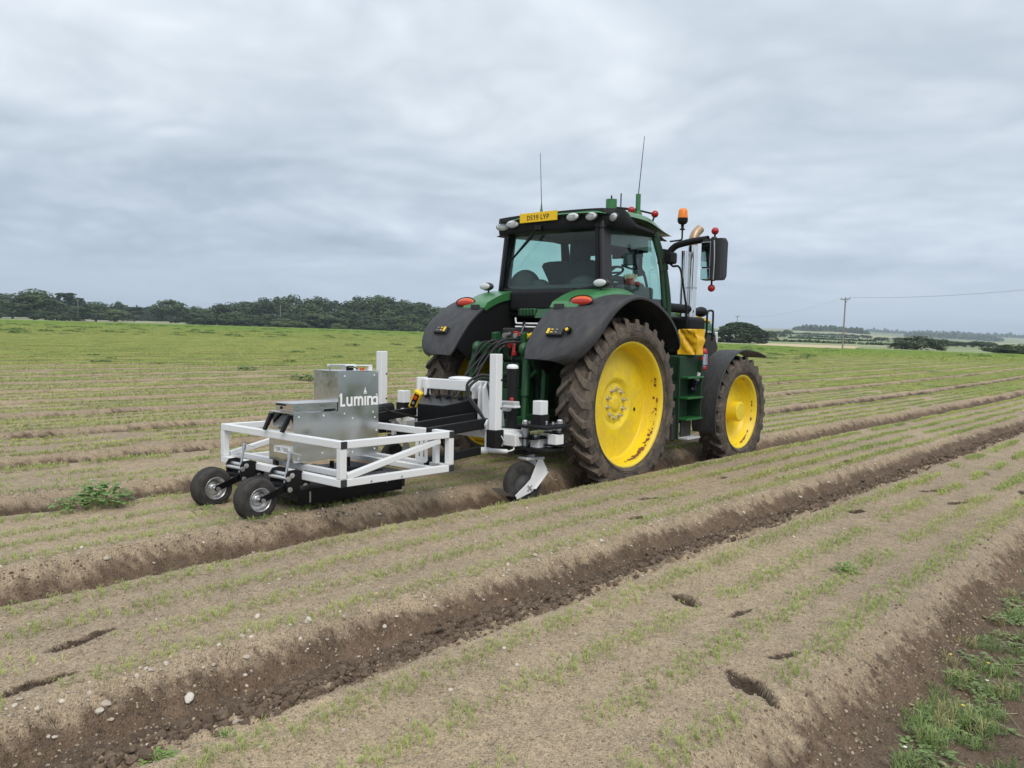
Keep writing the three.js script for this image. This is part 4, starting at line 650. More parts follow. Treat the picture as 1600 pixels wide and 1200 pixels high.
    mesh('tyre', [latheZ(prof, 64), ...ribs, ...rib2].map(q => prep(q).translate(hx, hy, 0)), M.smallTyre, g);
    mesh('rim', [latheZ([[0.092, 0.070], [0.096, 0.078], [0.090, 0.080], [0.082, 0.066], [0.080, 0.035], [0.072, 0.030], [0.05, 0.026], [0.038, 0.034], [0.03, 0.05], [0.0, 0.05]], 48), latheZ([[0.0, -0.05], [0.03, -0.05], [0.05, -0.026], [0.08, -0.035], [0.092, -0.07]], 48), ...[0, 1, 2, 3].map(i => cyl([0.058 * Math.cos(i * 1.57 + .4), 0.058 * Math.sin(i * 1.57 + .4), 0.02], [0.058 * Math.cos(i * 1.57 + .4), 0.058 * Math.sin(i * 1.57 + .4), 0.036], 0.007, 0.007, 8))].map(q => prep(q).translate(hx, hy, 0)), M.zinc, g);
    mesh('axle_bolt', [cyl([hx, hy, 0.05], [hx, hy, 0.115], 0.013), cyl([hx, hy, 0.113], [hx, hy, 0.13], 0.019, 0.017, 6), cyl([hx, hy, -0.13], [hx, hy, -0.05], 0.013)], M.steel, g);
    for (const s of [1, -1]) mesh('wheel_arm', [slab([[hx - 0.025, hy - 0.01], [hx - 0.01, hy + 0.024], [-0.09, -0.01], [-0.045, 0.0], [-0.045, -0.055], [-0.10, -0.075], [hx + 0.0, hy - 0.024]], s * 0.096 - 0.005, s * 0.096 + 0.005, 0.002)], M.blackGloss, g);
    mesh('arm_bridge', [bx([-0.16, -0.055, -0.09], [-0.135, -0.025, 0.09], 0.004), cyl([-0.10, -0.035, -0.13], [-0.10, -0.035, 0.13], 0.018)], M.black, g);
    for (const s of [1, -1]) mesh('mount_plate', [slab([[-0.145, 0.05], [-0.12, 0.085], [-0.05, 0.09], [0.0, 0.075], [0.03, 0.05], [0.075, 0.0], [0.075, -0.06], [0.03, -0.08], [-0.06, -0.10], [-0.135, -0.085], [-0.145, -0.03]], s * 0.118 - 0.007, s * 0.118 + 0.007, 0.002)], M.black, g);
    for (const [x, y] of [[-0.095, 0.045], [-0.115, -0.068], [0.03, -0.05], [-0.13, 0.02]]) mesh('pivot_pin', [cyl([x, y, -0.13], [x, y, 0.137], 0.017, 0.017, 16), cyl([x, y, 0.130], [x, y, 0.134], 0.022, 0.022, 16)], M.zinc, g);
    mesh('mount_block', [bx([-0.02, -0.07, -0.10], [0.10, -0.002, 0.10], 0.008)], M.black, g);
    mesh('depth_crank', [cyl([-0.12, -0.02, 0.06], [-0.072, 0.22, 0.06], 0.011, 0.011, 10), cyl([-0.08, 0.18, 0.06], [-0.070, 0.235, 0.06], 0.017, 0.017, 12)], M.steel, g); mesh('crank_handle', [cyl([-0.07, 0.225, 0.06], [-0.06, 0.215, 0.20], 0.005, 0.005, 8)], M.zinc, g);
    return g;
  }
  gauge(0.275); gauge(-0.43);
  // front toolbar, linkage and headstock
  tm('toolbar', bx([2.14, 0.185, -0.93], [2.26, 0.295, 0.90], 0.01), M.white);
  for (const s of [1, -1]) {
    tm('upper_link', [bar([1.14, 0.325, s * 0.67], [1.92, 0.37, s * 0.67], 0.05, 0.10, 0.008)], M.black);
    tm('lower_link', [bar([1.14, 0.06, s * 0.64], [1.95, 0.11, s * 0.64], 0.05, 0.08, 0.008)], M.black);
    tm('link_beam', [bar([1.20, 0.36, s * 0.44], [1.98, 0.41, s * 0.44], 0.04, 0.09, 0.006)], M.black);
    tm('pivot_lug', [slab([[1.86, 0.30], [1.84, 0.36], [1.87, 0.41], [1.92, 0.415], [2.04, 0.33], [2.06, 0.25], [1.95, 0.22]], s * 0.72 - 0.014, s * 0.72 + 0.014, 0.004), slab([[1.86, 0.30], [1.84, 0.36], [1.87, 0.41], [1.92, 0.415], [2.04, 0.33], [2.06, 0.25], [1.95, 0.22]], s * 0.62 - 0.014, s * 0.62 + 0.014, 0.004), bx([1.97, 0.21, s * 0.67 - 0.09], [2.14, 0.30, s * 0.67 + 0.09], 0.006)], M.white);
    tm('link_pin', cyl([1.895, 0.368, s * 0.67 - 0.075], [1.895, 0.368, s * 0.67 + 0.075], 0.02), M.steel);
    // parking mast in a black sleeve
    tm('parking_mast', bx([1.80, 0.20, s * 0.85 - 0.045], [1.89, 1.05, s * 0.85 + 0.045], 0.008), M.white);
    for (const y of [0.80, 0.53]) tm('mast_hole', cyl([1.875, y, s * 0.85 + 0.043], [1.875, y, s * 0.85 + 0.0465], 0.011, 0.011, 12), M.black);
    tm('mast_sleeve', [bx([1.785, 0.155, s * 0.85 - 0.062], [1.905, 0.325, s * 0.85 + 0.062], 0.008)], M.black);
    tm('sleeve_pin', [tube([[1.86, 0.27, s * 0.85 + 0.066], [1.87, 0.22, s * 0.85 + 0.09], [1.865, 0.17, s * 0.85 + 0.07]], 0.007, 16, 6)], M.zinc);
    tm('stand_lever', [bx([1.875, 0.10, s * 0.70 - 0.02], [1.925, 0.36, s * 0.70 + 0.02], 0.01), cyl([1.90, 0.105, s * 0.69], [2.02, 0.10, s * 0.86], 0.022), cyl([1.85, 0.105, s * 0.66], [1.90, 0.105, s * 0.70], 0.034), tube([[2.02, 0.10, s * 0.86], [2.06, 0.12, s * 0.90], [2.07, 0.17, s * 0.90]], 0.008)], M.white);
    tm('jack_cylinder', [cyl([1.93, 0.38, s * 0.85 - 0.1], [1.93, 0.80, s * 0.85 - 0.1], 0.022), cyl([1.93, 0.78, s * 0.85 - 0.1], [1.93, 0.84, s * 0.85 - 0.1], 0.026)], M.black);
    // caster steering unit
    const P = (x, y, z) => [x, y, s * z];
    tm('caster_beam', [bx(P(2.05, 0.15, 0.60), P(2.16, 0.265, 0.93), 0.008)], M.white);
    tm('caster_plate', [slab([[2.10, 0.335], [2.50, 0.335], [2.50, 0.36], [2.10, 0.36]], s * 0.88, s * 1.26, 0.004), slab([[2.10, 0.12], [2.42, 0.12], [2.42, 0.145], [2.10, 0.145]], s * 0.87, s * 1.26, 0.004)], M.black);
    tm('caster_plate', [slab([[2.1, 0.228], [2.4, 0.228], [2.4, 0.24], [2.1, 0.24]], s * 0.85, s * 1.12, 0.002), slab([[2.25, 0.29], [2.5, 0.29], [2.5, 0.302], [2.25, 0.302]], s * 1.12, s * 1.30, 0.002), slab([[2.25, 0.165], [2.5, 0.165], [2.5, 0.177], [2.25, 0.177]], s * 1.12, s * 1.30, 0.002), slab([[2.1, 0.075], [2.45, 0.075], [2.45, 0.105], [2.1, 0.105]], s * 0.87, s * 1.05, 0.004)], M.blackGloss);
    for (const [x, z, y0, y1] of [[2.21, 0.915, 0.12, 0.34], [2.30, 0.985, 0.14, 0.26], [2.34, 1.12, 0.14, 0.34]]) tm('steering_cylinder', [cyl(P(x, y0, z), P(x, y1, z), 0.036, 0.036, 20)], M.zinc);
    for (const [x, z, y] of [[2.21, 0.915, 0.36], [2.44, 1.17, 0.37], [2.34, 1.06, 0.36], [2.38, 1.2, 0.305], [2.28, 1.02, 0.36]]) tm('pivot_cap', [cyl(P(x, y, z), P(x, y + 0.03, z), 0.03, 0.03, 20), cyl(P(x, y + 0.03, z), P(x, y + 0.042, z), 0.03, 0.02, 20)], M.zinc);
    for (const [x, z, y] of [[2.22, 1.055, 0.185], [2.26, 1.24, 0.235]]) tm('square_tube_end', [bx(P(x - 0.03, y - 0.05, z - 0.052), P(x + 0.09, y + 0.05, z + 0.052), 0.006)], M.white);
    tm('short_post', bx(P(2.26, 0.45, 0.965), P(2.37, 0.595, 1.075), 0.008), M.white); tm('post_sleeve', [bx(P(2.25, 0.345, 0.955), P(2.38, 0.46, 1.085), 0.008)], M.black);
    tm('bolt_row', [[2.40, 1.04], [2.42, 1.10], [2.47, 1.12], [2.30, 0.90], [2.36, 1.00]].map(p => cyl(P(p[0], 0.36, p[1]), P(p[0], 0.385, p[1]), 0.014, 0.012, 8)), M.zinc).userData.kind = 'stuff';
    // caster wheel with fork and mud scraper
    const c = tg('caster_wheel', P(2.11, -0.205, 0.975)); c.rotation.y = s * -0.22;
    mesh('tyre', [latheZ([[0.11, 0.035], [0.13, 0.045], [0.17, 0.048], [0.195, 0.044], [0.206, 0.034], [0.21, 0.02], [0.211, 0], [0.21, -0.02], [0.206, -0.034], [0.195, -0.044], [0.17, -0.048], [0.13, -0.045], [0.11, -0.035]], 56), new THREE.TorusGeometry(0.2095, 0.003, 6, 60).translate(0, 0, 0.018), new THREE.TorusGeometry(0.2095, 0.003, 6, 60).translate(0, 0, -0.018)], M.smallTyre, c);
    mesh('wheel_disc', [latheZ([[0.115, 0.03], [0.11, 0.04], [0.10, 0.02], [0.06, 0.012], [0.03, 0.03], [0, 0.03]], 40), latheZ([[0, -0.03], [0.03, -0.03], [0.06, -0.012], [0.1, -0.02], [0.11, -0.04], [0.115, -0.03]], 40)], std([0.07, 0.07, 0.072], 0.6), c);
    const out = 0.075 * s;
    for (const q of [1, -1]) mesh('fork_plate', [slab([[0.19, 0.235], [0.255, 0.12], [0.245, 0.095], [0.11, -0.045], [0.06, -0.085], [-0.11, -0.14], [-0.13, -0.10], [-0.01, -0.01], [0.05, 0.04], [0.14, 0.23]], q * 0.068 - 0.005, q * 0.068 + 0.005, 0.002)], M.white, c);
    mesh('fork_flange', [bar([0.255, 0.105, 0.078 * s], [0.10, -0.055, 0.078 * s], 0.03, 0.008, 0.002)], M.white, c);
    mesh('fork_crown', [bx([0.0, 0.225, -0.075], [0.22, 0.255, 0.075], 0.01), cyl([0.1, 0.24, 0], [0.1, 0.32, 0], 0.045)], M.greyLight, c);
    mesh('scraper_blade', [surf((u, v) => [-0.12 - 0.19 * u, -0.13 + 0.10 * u ** 1.6 + 0.02 * v, lerp(-0.075, 0.075, v)], 12, 6), surf((u, v) => [-0.12 - 0.19 * u, -0.137 + 0.10 * u ** 1.6 + 0.02 * v, lerp(-0.075, 0.075, v)], 12, 6)], (() => { const m = std([0.62, 0.62, 0.62], 0.5, 0.1); m.side = THREE.DoubleSide; return m; })(), c);
    mesh('hub_bolts', [[0, 0], [0.02, 0.02], [-0.02, 0.02], [0.02, -0.02], [-0.02, -0.02]].map(p => cyl([0.035 + p[0], -0.04 + p[1], s * 0.07], [0.035 + p[0], -0.04 + p[1], s * 0.084], p[0] ? 0.008 : 0.014, p[0] ? 0.008 : 0.014, 8)), M.steel, c).userData.kind = 'stuff';
  }
  // headstock
  tm('headstock_beam', bx([2.09, 0.655, -0.46], [2.19, 0.765, 0.44], 0.008), M.white);
  tm('headstock_leg', [bx([2.05, 0.28, -0.515], [2.19, 0.775, -0.475], 0.01)], M.white); tm('headstock_leg', [bx([2.05, 0.28, -0.39], [2.13, 0.76, -0.36], 0.006)], M.white);
  for (const z of [0.36, 0.445, 0.505]) tm('headstock_leg', [slab([[2.03, 0.28], [2.03, 0.70], [2.08, 0.765], [2.17, 0.765], [2.30, 0.60], [2.36, 0.30]], z - 0.011, z + 0.011, 0.004)], M.white);
  tm('headstock_pin', [cyl([2.22, 0.55, 0.40], [2.22, 0.55, 0.66], 0.028), cyl([2.22, 0.50, 0.52], [2.22, 0.50, 0.70], 0.03), cyl([2.20, 0.60, 0.5], [2.20, 0.60, 0.57], 0.045)], M.steel).userData.kind = 'stuff';
  tm('mast_cover', [ball([2.2, 0.775, 0.02], 0.12, 0.9, 0.22, 1.3)], M.white);
  // control tank hung on hooks
  { const back = 2.06, rear = 1.80; const plan = new THREE.Shape([[back, -0.42], [back, 0.40], [rear + 0.0, 0.17], [rear, -0.20]].map(p => new THREE.Vector2(p[0], -p[1])));
    const g = new THREE.ExtrudeGeometry(plan, { depth: 0.27, bevelEnabled: true, bevelSize: 0.006, bevelThickness: 0.006, bevelSegments: 2 }).rotateX(-Math.PI / 2).translate(0, 0.315, 0); const p = g.attributes.position; for (let i = 0; i < p.count; i++) if (p.getY(i) > 0.5) p.setY(i, p.getY(i) - 0.075 * (back - p.getX(i)) / (back - rear)); g.computeVertexNormals();
    tm('control_tank', g, M.blackGloss);
    for (const z of [-0.30, -0.13, 0.02, 0.20]) tm('tank_hook', [cyl([2.03, 0.57, z], [2.03, 0.66, z], 0.012), bx([1.99, 0.575, z - 0.016], [2.05, 0.592, z + 0.016], 0.003), ball([2.03, 0.60, z], 0.018)], M.black); }
  // hoses looped over the right leg
  for (const d of [0, 0.03]) tm('hydraulic_hose', tube([[2.12, 0.82 - d, 0.62 - d], [2.02, 0.83 - d, 0.48], [1.92, 0.75 - d, 0.40 + d], [1.90, 0.62, 0.42 + d], [1.90, 0.52, 0.52 + d], [1.90, 0.40, 0.66], [1.90, 0.34, 0.70 + d]], 0.014, 40, 8), M.hose);
  tm('hydraulic_hose', tube([[2.16, 0.74, 0.54], [2.10, 0.76, 0.50], [2.06, 0.68, 0.56], [2.06, 0.58, 0.58]], 0.013, 24, 8), M.hose);
  tm('drive_motor', [cyl([1.62, 0.42, -0.70], [1.86, 0.44, -0.70], 0.055, 0.055, 20), bx([1.2, 0.36, -0.80], [1.75, 0.44, -0.6], 0.02)], M.black);
  tm('cable_loom', [tube([[0.95, 0.50, 0.1], [1.15, 0.52, 0.0], [1.5, 0.44, -0.3], [2.0, 0.34, -0.4]], 0.012), tube([[2.05, 0.5, -0.52], [2.0, 0.40, -0.60], [1.9, 0.33, -0.58]], 0.008)], M.hose);
  // black post with a white cap and the stop switch on it, right of the headstock
  tm('black_post', [cyl([2.30, 0.30, 0.66], [2.30, 0.90, 0.66], 0.055, 0.055, 20)], M.black); tm('post_cap', [lathe([[0.058, 0], [0.06, 0.02], [0.045, 0.04], [0, 0.046]], 24).translate(2.30, 0.90, 0.66)], M.white);
  { const e = tg('stop_switch', [2.18, 0.55, 0.76]); mesh('switch_box', bx([-0.04, -0.03, -0.075], [0.04, 0.03, 0.075], 0.01), M.greyLight, e); mesh('switch_lid', [bx([-0.045, -0.035, -0.08], [0.045, -0.012, 0.08], 0.006)], M.white, e); mesh('stop_button', [cyl([0, 0.03, 0], [0, 0.055, 0], 0.016), cyl([0, 0.052, 0], [0, 0.064, 0], 0.02, 0.018)], std([0.5, 0.05, 0.02], 0.4), e); }
  // pendant hanging on the frame
  const pd = thing('pendant_control', 'yellow hand-held control pendant with red button hung beside the black tank', 'remote control'); tool.updateMatrixWorld();
  pd.position.copy(tool.localToWorld(new THREE.Vector3(2.04, 0.53 + YB, -0.50))); pd.rotation.y = 0.4; pd.rotation.x = 0.52;
  mesh('pendant_body', bx([-0.035, -0.115, -0.05], [0.035, 0.11, 0.05], 0.02), M.yellow, pd); mesh('pendant_face', bx([-0.042, -0.085, -0.03], [-0.032, 0.08, 0.03], 0.006), M.black, pd); mesh('red_button', cyl([-0.04, 0.04, 0], [-0.058, 0.04, 0], 0.022), std([0.62, 0.06, 0.01], 0.35), pd); mesh('lever_button', cyl([-0.04, -0.03, 0], [-0.055, -0.03, 0], 0.016), M.grey, pd); mesh('cable', tube([[0, -0.11, 0], [0.0, -0.17, 0.02], [0.03, -0.23, 0.08], [0.06, -0.24, 0.16]], 0.006, 24, 6), M.hose, pd);
}
// ---------------------------------------------------------------- land beyond the field
const polar = (az, d) => [d * Math.cos(az * RAD), -d * Math.sin(az * RAD)];
function landH(az, d) {
  const right = 1 - sstep(27, 40, az);
  const base = -lerp(1.5, 0.22, right) * sstep(0, 60, d - EDGE(...polar(az, d)) - 6) - 0.02;
  const taper = sstep(-8, 12, az) * 0.75 + 0.25;
  let h = 0;
  h += lerp(0, 3.2, sstep(420, 1000, d)) * right;
  h += 12.5 * sstep(950, 1650, d) * right * sstep(10, 19.5, az) * (0.9 + 0.2 * vnoise(az * 0.5, 4));
  h += 26 * sstep(1900, 3300, d) * right * taper * (0.85 + 0.25 * vnoise(az * 0.25, 9));
  h += 6 * sstep(500, 1500, d) * (1 - right);
  return base + h + 0.5 * vnoise(az * 0.9, d * 0.006) * sstep(250, 500, d);
}
{
  const P = [], C = [], I = [], ds = steps(100, 6500, 5, 1.045, 260), N = 330, a0 = -40, a1 = 125;
  const cols = [[0.19, 0.225, 0.10], [0.25, 0.27, 0.14], [0.16, 0.20, 0.085], [0.30, 0.29, 0.17], [0.21, 0.25, 0.11]];
  for (const d of ds) for (let i = 0; i <= N; i++) {
    const az = lerp(a0, a1, i / N), [x, z] = polar(az, d); let h = landH(az, d); if (d < EDGE(x, z) + 1) h -= 0.9 * sstep(1, -4, d - EDGE(x, z)) ;
    P.push(x, h, z);
    const strip = Math.floor(Math.log(d / 150) * 5.2 + 0.5 * vnoise(Math.floor(az / 4.5), 3)), plot = Math.floor(az / 4.5 + strip * 0.37);
    let c = cols[(((strip * 7 + plot * 3) % 5) + 5) % 5]; if (d > 141 && d < 225 && az < 24.8 && az > 18.3) c = [0.50, 0.40, 0.25]; else if (d < 230) c = az < 30 ? [0.22, 0.26, 0.11] : [0.17, 0.22, 0.06];
    if (az > 66 && d > 200 && d < 240) c = [0.30, 0.27, 0.17];
    const n = 1 + 0.1 * vnoise(x * 0.05, z * 0.05); C.push(c[0] * n, c[1] * n, c[2] * n);
  }
  for (let j = 0; j < ds.length - 1; j++) for (let i = 0; i < N; i++) { const a = j * (N + 1) + i, b = a + 1, c = a + N + 1, d = c + 1; I.push(a, c, b, b, c, d); }
  const g = new THREE.BufferGeometry(); g.setAttribute('position', new THREE.Float32BufferAttribute(P, 3)); g.setAttribute('color', new THREE.Float32BufferAttribute(C, 3)); g.setIndex(I); g.computeVertexNormals();
  const m = new THREE.Mesh(g, new THREE.MeshStandardMaterial({ vertexColors: true, roughness: 1, side: THREE.DoubleSide })); m.name = 'hills'; m.userData.kind = 'structure'; m.receiveShadow = true; scene.add(m);
}
// ---------------------------------------------------------------- trees
const barkMat = std([0.075, 0.060, 0.046], 0.95);
const leafMats = {}; function leafMat(k, c) { return leafMats[k] ??= new THREE.MeshStandardMaterial({ color: new THREE.Color().setRGB(...c), vertexColors: true, roughness: 0.9, side: THREE.DoubleSide }); }
// crown inside a unit box: x,z in -0.5..0.5, y in 0..1
function crownGeo(kind, seed, n) {
  const r = rng(seed), P = [], C = [], I = [], clumps = [];
  const put = (x, y, z, s, f = 0.75) => clumps.push([x, y, z, s, f]);
  if (kind === 'oak') { put(0, 0.60, 0, 0.30, .9); for (let i = 0; i < 26; i++) { const a = r() * 6.28, e = Math.acos(1 - r() * 1.25), q = 0.27 + 0.09 * r(); put(q * Math.sin(e) * Math.cos(a), 0.53 + 0.36 * Math.cos(e) * (0.85 + 0.3 * r()), q * Math.sin(e) * Math.sin(a), 0.09 + 0.09 * r(), .8); } for (let i = 0; i < 8; i++) { const a = r() * 6.28; put(0.33 * Math.cos(a), 0.16 + 0.2 * r(), 0.33 * Math.sin(a), 0.08 + 0.07 * r(), .8); } }
  else if (kind === 'wood') { for (let i = 0; i < 30; i++) { const a = r() * 6.28, y = 0.08 + 0.82 * r(), q = (0.38 - 0.26 * Math.max(0, y - 0.45) / 0.5) * (0.6 + 0.5 * r()); put(q * Math.cos(a), y, q * Math.sin(a), 0.09 + 0.08 * r(), .9); } put(0, 0.5, 0, 0.27, 1.2); put(0.03, 0.85, 0.02, 0.12, .9); }
  else if (kind === 'pine') { for (let k = 0; k < 6; k++) { const y = 0.52 + 0.085 * k, w = 0.36 - 0.05 * Math.abs(k - 2.2); for (let i = 0; i < 5; i++) { const a = r() * 6.28, q = w * (0.25 + 0.75 * r()); put(q * Math.cos(a), y + 0.03 * r(), q * Math.sin(a), 0.09 + 0.07 * r(), .32); } } for (let i = 0; i < 5; i++) { const a = r() * 6.28; put(0.3 * Math.cos(a), 0.12 + 0.25 * r(), 0.3 * Math.sin(a), 0.10, .8); } }
  else if (kind === 'dome') { put(0, 0.42, 0, 0.36, 1.15); for (let i = 0; i < 60; i++) { const a = r() * 6.28, u = r(), q = 0.45 * Math.sqrt(Math.max(0, 1 - u ** 1.7)) * (0.88 + 0.16 * r()), y = 0.09 + 0.80 * u * (0.94 + 0.1 * r()); put(q * Math.cos(a), y, q * Math.sin(a), 0.07 + 0.05 * r(), 1.2); } }
  else { for (let i = 0; i < 30; i++) { const a = r() * 6.28, q = Math.sqrt(r()) * 0.43, y = 0.10 + (0.78 * Math.sqrt(Math.max(0, 1 - (q / 0.47) ** 2))) * (0.35 + 0.65 * r()); put(q * Math.cos(a), y, q * Math.sin(a), 0.07 + 0.07 * r(), 1.1); } put(0, 0.38, 0, 0.28, 1.1); }
  let tot = 0; for (const c of clumps) tot += c[3] ** 2; 
  for (const [cx, cy, cz, s, f] of clumps) {
    const m = Math.round(n * s * s / tot), tone = 0.78 + 0.44 * r();
    for (let i = 0; i < m; i++) {
      const u = r() * 2 - 1, a = r() * 6.28, q = Math.sqrt(1 - u * u), rad = s * (0.72 + 0.36 * r() ** 0.7);
      const nx = q * Math.cos(a), ny = u, nz = q * Math.sin(a); let px = cx + nx * rad, py = cy + ny * rad * f, pz = cz + nz * rad; if (py < 0.005) py = 0.005 + 0.03 * r();
      const d = new THREE.Vector3(nx + (r() - .5) * 1.3, ny + 0.35 + (r() - .5) * 1.3, nz + (r() - .5) * 1.3).normalize(), t = new THREE.Vector3(r() - .5, r() - .5, r() - .5).cross(d).normalize(), b = new THREE.Vector3().crossVectors(d, t), L = 0.016 + 0.022 * r(), W = L * (0.6 + 0.5 * r());
      const o = P.length / 3; for (const [i1, j1] of [[-1, -.3], [.2, -1], [1, .25], [-.15, 1]]) P.push(px + t.x * L * i1 + b.x * W * j1, py + t.y * L * i1 + b.y * W * j1, pz + t.z * L * i1 + b.z * W * j1);
      const k = tone * (0.82 + 0.36 * r()); for (let c = 0; c < 4; c++) C.push(k * (0.95 + .12 * r()), k, k * 0.95); I.push(o, o + 1, o + 2, o, o + 2, o + 3);
    }
  }
  const g = new THREE.BufferGeometry(); g.setAttribute('position', new THREE.Float32BufferAttribute(P, 3)); g.setAttribute('color', new THREE.Float32BufferAttribute(C, 3)); g.setIndex(I); g.computeVertexNormals(); return g;
}
function trunkGeo(kind, seed) {
  const r = rng(seed + 100), gs = [cyl([0, -0.06, 0], [0.01, 0.32, 0.0], 0.035, 0.024, 9), cyl([0.01, 0.32, 0], [0.0, 0.7, 0.02], 0.024, 0.010, 8)];
  for (let i = 0; i < 7; i++) { const a = r() * 6.28, y = 0.2 + 0.35 * r(), L = 0.2 + 0.15 * r(); gs.push(cyl([0, y, 0], [L * Math.cos(a), y + 0.18 + 0.1 * r(), L * Math.sin(a)], 0.013, 0.005, 6)); }
  return merge(gs);
}
const protoCrowns = {};
function proto(kind, v, n) { return protoCrowns[kind + v + '_' + n] ??= { crown: crownGeo(kind, 31 + v * 7 + kind.length * 101, n), trunk: trunkGeo(kind, v) }; }
let treeNo = 0;
function tree(name, cat, kind, az, d, w, h, tone, label, group, n = 3000) {
  const [x, z] = polar(az, d), y = landH(az, d), v = (treeNo++) % 4, p = proto(kind, v, n);
  const o = thing(name, label, cat, [x, y - 0.05, z], group); o.rotation.y = treeNo * 2.399; const H = h - y;
  const m1 = new THREE.Mesh(p.trunk, barkMat); m1.name = kind === 'bush' ? 'stem' : 'trunk'; m1.scale.set(w * 0.75, H, w * 0.75); const m2 = new THREE.Mesh(p.crown, leafMat(tone.join(), tone)); m2.name = kind === 'bush' ? 'foliage' : 'crown'; m2.scale.set(w * 1.08, H * 1.0, w * 1.08); o.add(m1, m2); return sh(o);
}
{
  const K = 1.6, D = [0.047, 0.080, 0.027], B = [0.035, 0.060, 0.022], Lg = [0.080, 0.120, 0.036], Pn = [0.032, 0.060, 0.030];
  const far = (name, cat, kind, az, d, w, h, tone, label, group) => tree(name, cat, kind, az, d * K, w * K, 1.58 + (h - 1.58) * K, tone, label, group);
  far('oak_tree', 'tree', 'oak', 75.24, 300, 12, 7.5, D, 'broad tree cut by the left border of the picture beyond the field');
  far('oak_tree', 'tree', 'oak', 73.5, 215, 14.6, 6.9, D, 'tall round-headed oak tree near the left end of the far tree line');
  far('bush', 'bush', 'bush', 72.29, 195, 9.6, 2.55, B, 'low dark bush at the field end in front of the flat-topped pine');
  far('pine_tree', 'tree', 'pine', 71.83, 260, 9, 7.5, Pn, 'flat-topped pine tree between the round oak and the left utility pole');
  far('pine_tree', 'tree', 'pine', 71.0, 265, 4.8, 6.4, Pn, 'small narrow-topped pine tree directly behind the left utility pole');
  far('oak_tree', 'tree', 'oak', 70.11, 270, 15, 5.4, D, 'wide low tree just right of the left utility pole');
  far('oak_tree', 'tree', 'oak', 71.6, 255, 15, 3.9, D, 'low spreading tree filling the gap under the flat-topped pine');
  far('oak_tree', 'tree', 'wood', 68.85, 300, 6.4, 6.5, Pn, 'narrow dark pointed tree standing above the wide low tree');
  far('pine_tree', 'tree', 'pine', 67.87, 290, 9.5, 4.6, Pn, 'flat dark pine tree sloping down to the hazy gap in the tree line');
  far('oak_tree', 'tree', 'oak', 69.0, 262, 12, 3.4, Lg, 'pale green low tree in front of the narrow dark pointed tree');
  far('oak_tree', 'tree', 'oak', 74.65, 290, 15, 3.9, D, 'low tree at the foot of the tall round oak on its left side');
  far('oak_tree', 'tree', 'oak', 67.0, 380, 9.5, 3.5, D, 'small hazy tree in the dip of the left tree line');
  far('oak_tree', 'tree', 'oak', 65.63, 270, 12.5, 7.1, D, 'single rounded tree rising between the hazy dip and the wood');
  far('oak_tree', 'tree', 'oak', 64.16, 268, 9.5, 5.2, D, 'lower tree joining the single rounded tree to the wood');
  far('bush', 'bush', 'bush', 64.28, 212, 10.5, 3.1, B, 'dark wide bush at the left end of the wood');
  const wt = [[63.22, 241, 8.5, 4.4], [62.53, 230, 8.5, 5.6], [61.66, 247, 9.5, 6.3], [60.74, 261, 9.9, 7.5], [59.89, 241, 9.5, 8.3], [58.87, 249, 10.2, 9.3], [57.88, 260, 10.2, 9.7], [56.87, 231, 9, 8.4], [55.91, 245, 9.1, 9.2], [54.84, 253, 9.8, 8.6], [53.9, 230, 8.5, 7.9], [53.09, 256, 9.8, 10.4], [52.1, 230, 8.8, 10], [51.14, 247, 9, 9.8], [50.13, 261, 9.5, 9.7], [49.12, 235, 8.5, 8.4], [48.1, 249, 9, 8.2], [47.08, 263, 10, 7.9], [45.87, 240, 9.2, 6], [44.47, 255, 10.5, 5], [43.0, 250, 10.5, 4.5]];
  for (const [a, d, w, h] of wt) far('woodland_tree', 'tree', a % 2.1 < 0.7 ? 'dome' : a % 2.1 < 1.3 ? 'oak' : 'wood', a, d, w * (1.1 + 0.25 * ((a * 7) % 1)), h + 0.5 * (((a * 13) % 1) - 0.4), [D, B, [0.060, 0.096, 0.032], [0.040, 0.070, 0.030]][Math.floor(a * 7) % 4], 'dark green broadleaf tree standing in the back row of the dense wood', 'trees in the back row of the wood');
  const ft = [[62.53, 217, 8.7, 2.6], [61.6, 219, 9, 3.4], [60.65, 217, 9.4, 3.2], [59.38, 220, 9.4, 3.7], [58.2, 222, 9.4, 4.4], [57.0, 218, 9.4, 4.2], [55.91, 216, 10.9, 4.5], [54.6, 221, 10, 4.9], [53.23, 222, 11.1, 4.6], [52.1, 216, 10, 4.4], [50.96, 215, 10.7, 5], [49.6, 220, 10, 4.6], [48.19, 221, 10.9, 4.6], [46.8, 218, 10, 4.2], [45.2, 220, 10, 3.4]];
  for (const [a, d, w, h] of ft) far('woodland_tree', 'tree', a % 2 < 1 ? 'dome' : 'oak', a, d, w * 1.1, h * (0.85 + 0.3 * ((a * 11) % 1)), [B, D, [0.058, 0.092, 0.032]][Math.floor(a * 3) % 3], 'lower broadleaf tree in the front row of the dense wood', 'trees in the front row of the wood');
  far('bush', 'bush', 'bush', 58.0, 207, 9.7, 2.3, Lg, 'pale green bush below the wood beside the right-hand utility pole of the left tree line');
  far('bush', 'bush', 'bush', 54.66, 207, 4.6, 1.9, Lg, 'smallest pale green bush at the foot of the wood');
  far('bush', 'bush', 'bush', 49.4, 207, 6.9, 2.5, Lg, 'pale green bush at the foot of the wood next to the mudguard');
  far('bush', 'bush', 'bush', 51.87, 209, 7.5, 2.4, D, 'dark bush at the foot of the wood between two pale ones');
  // right of the tractor
  const R = (name, cat, kind, az, d, w, h, tone, label, g) => tree(name, cat, kind, az, d, w, h, tone, label, g);
  tree('oak_tree', 'tree', 'dome', 25.85, 205, 13.4, 5.1, [0.030, 0.054, 0.020], 'big dark dome-shaped tree just right of the tractor hood', null, 9000);
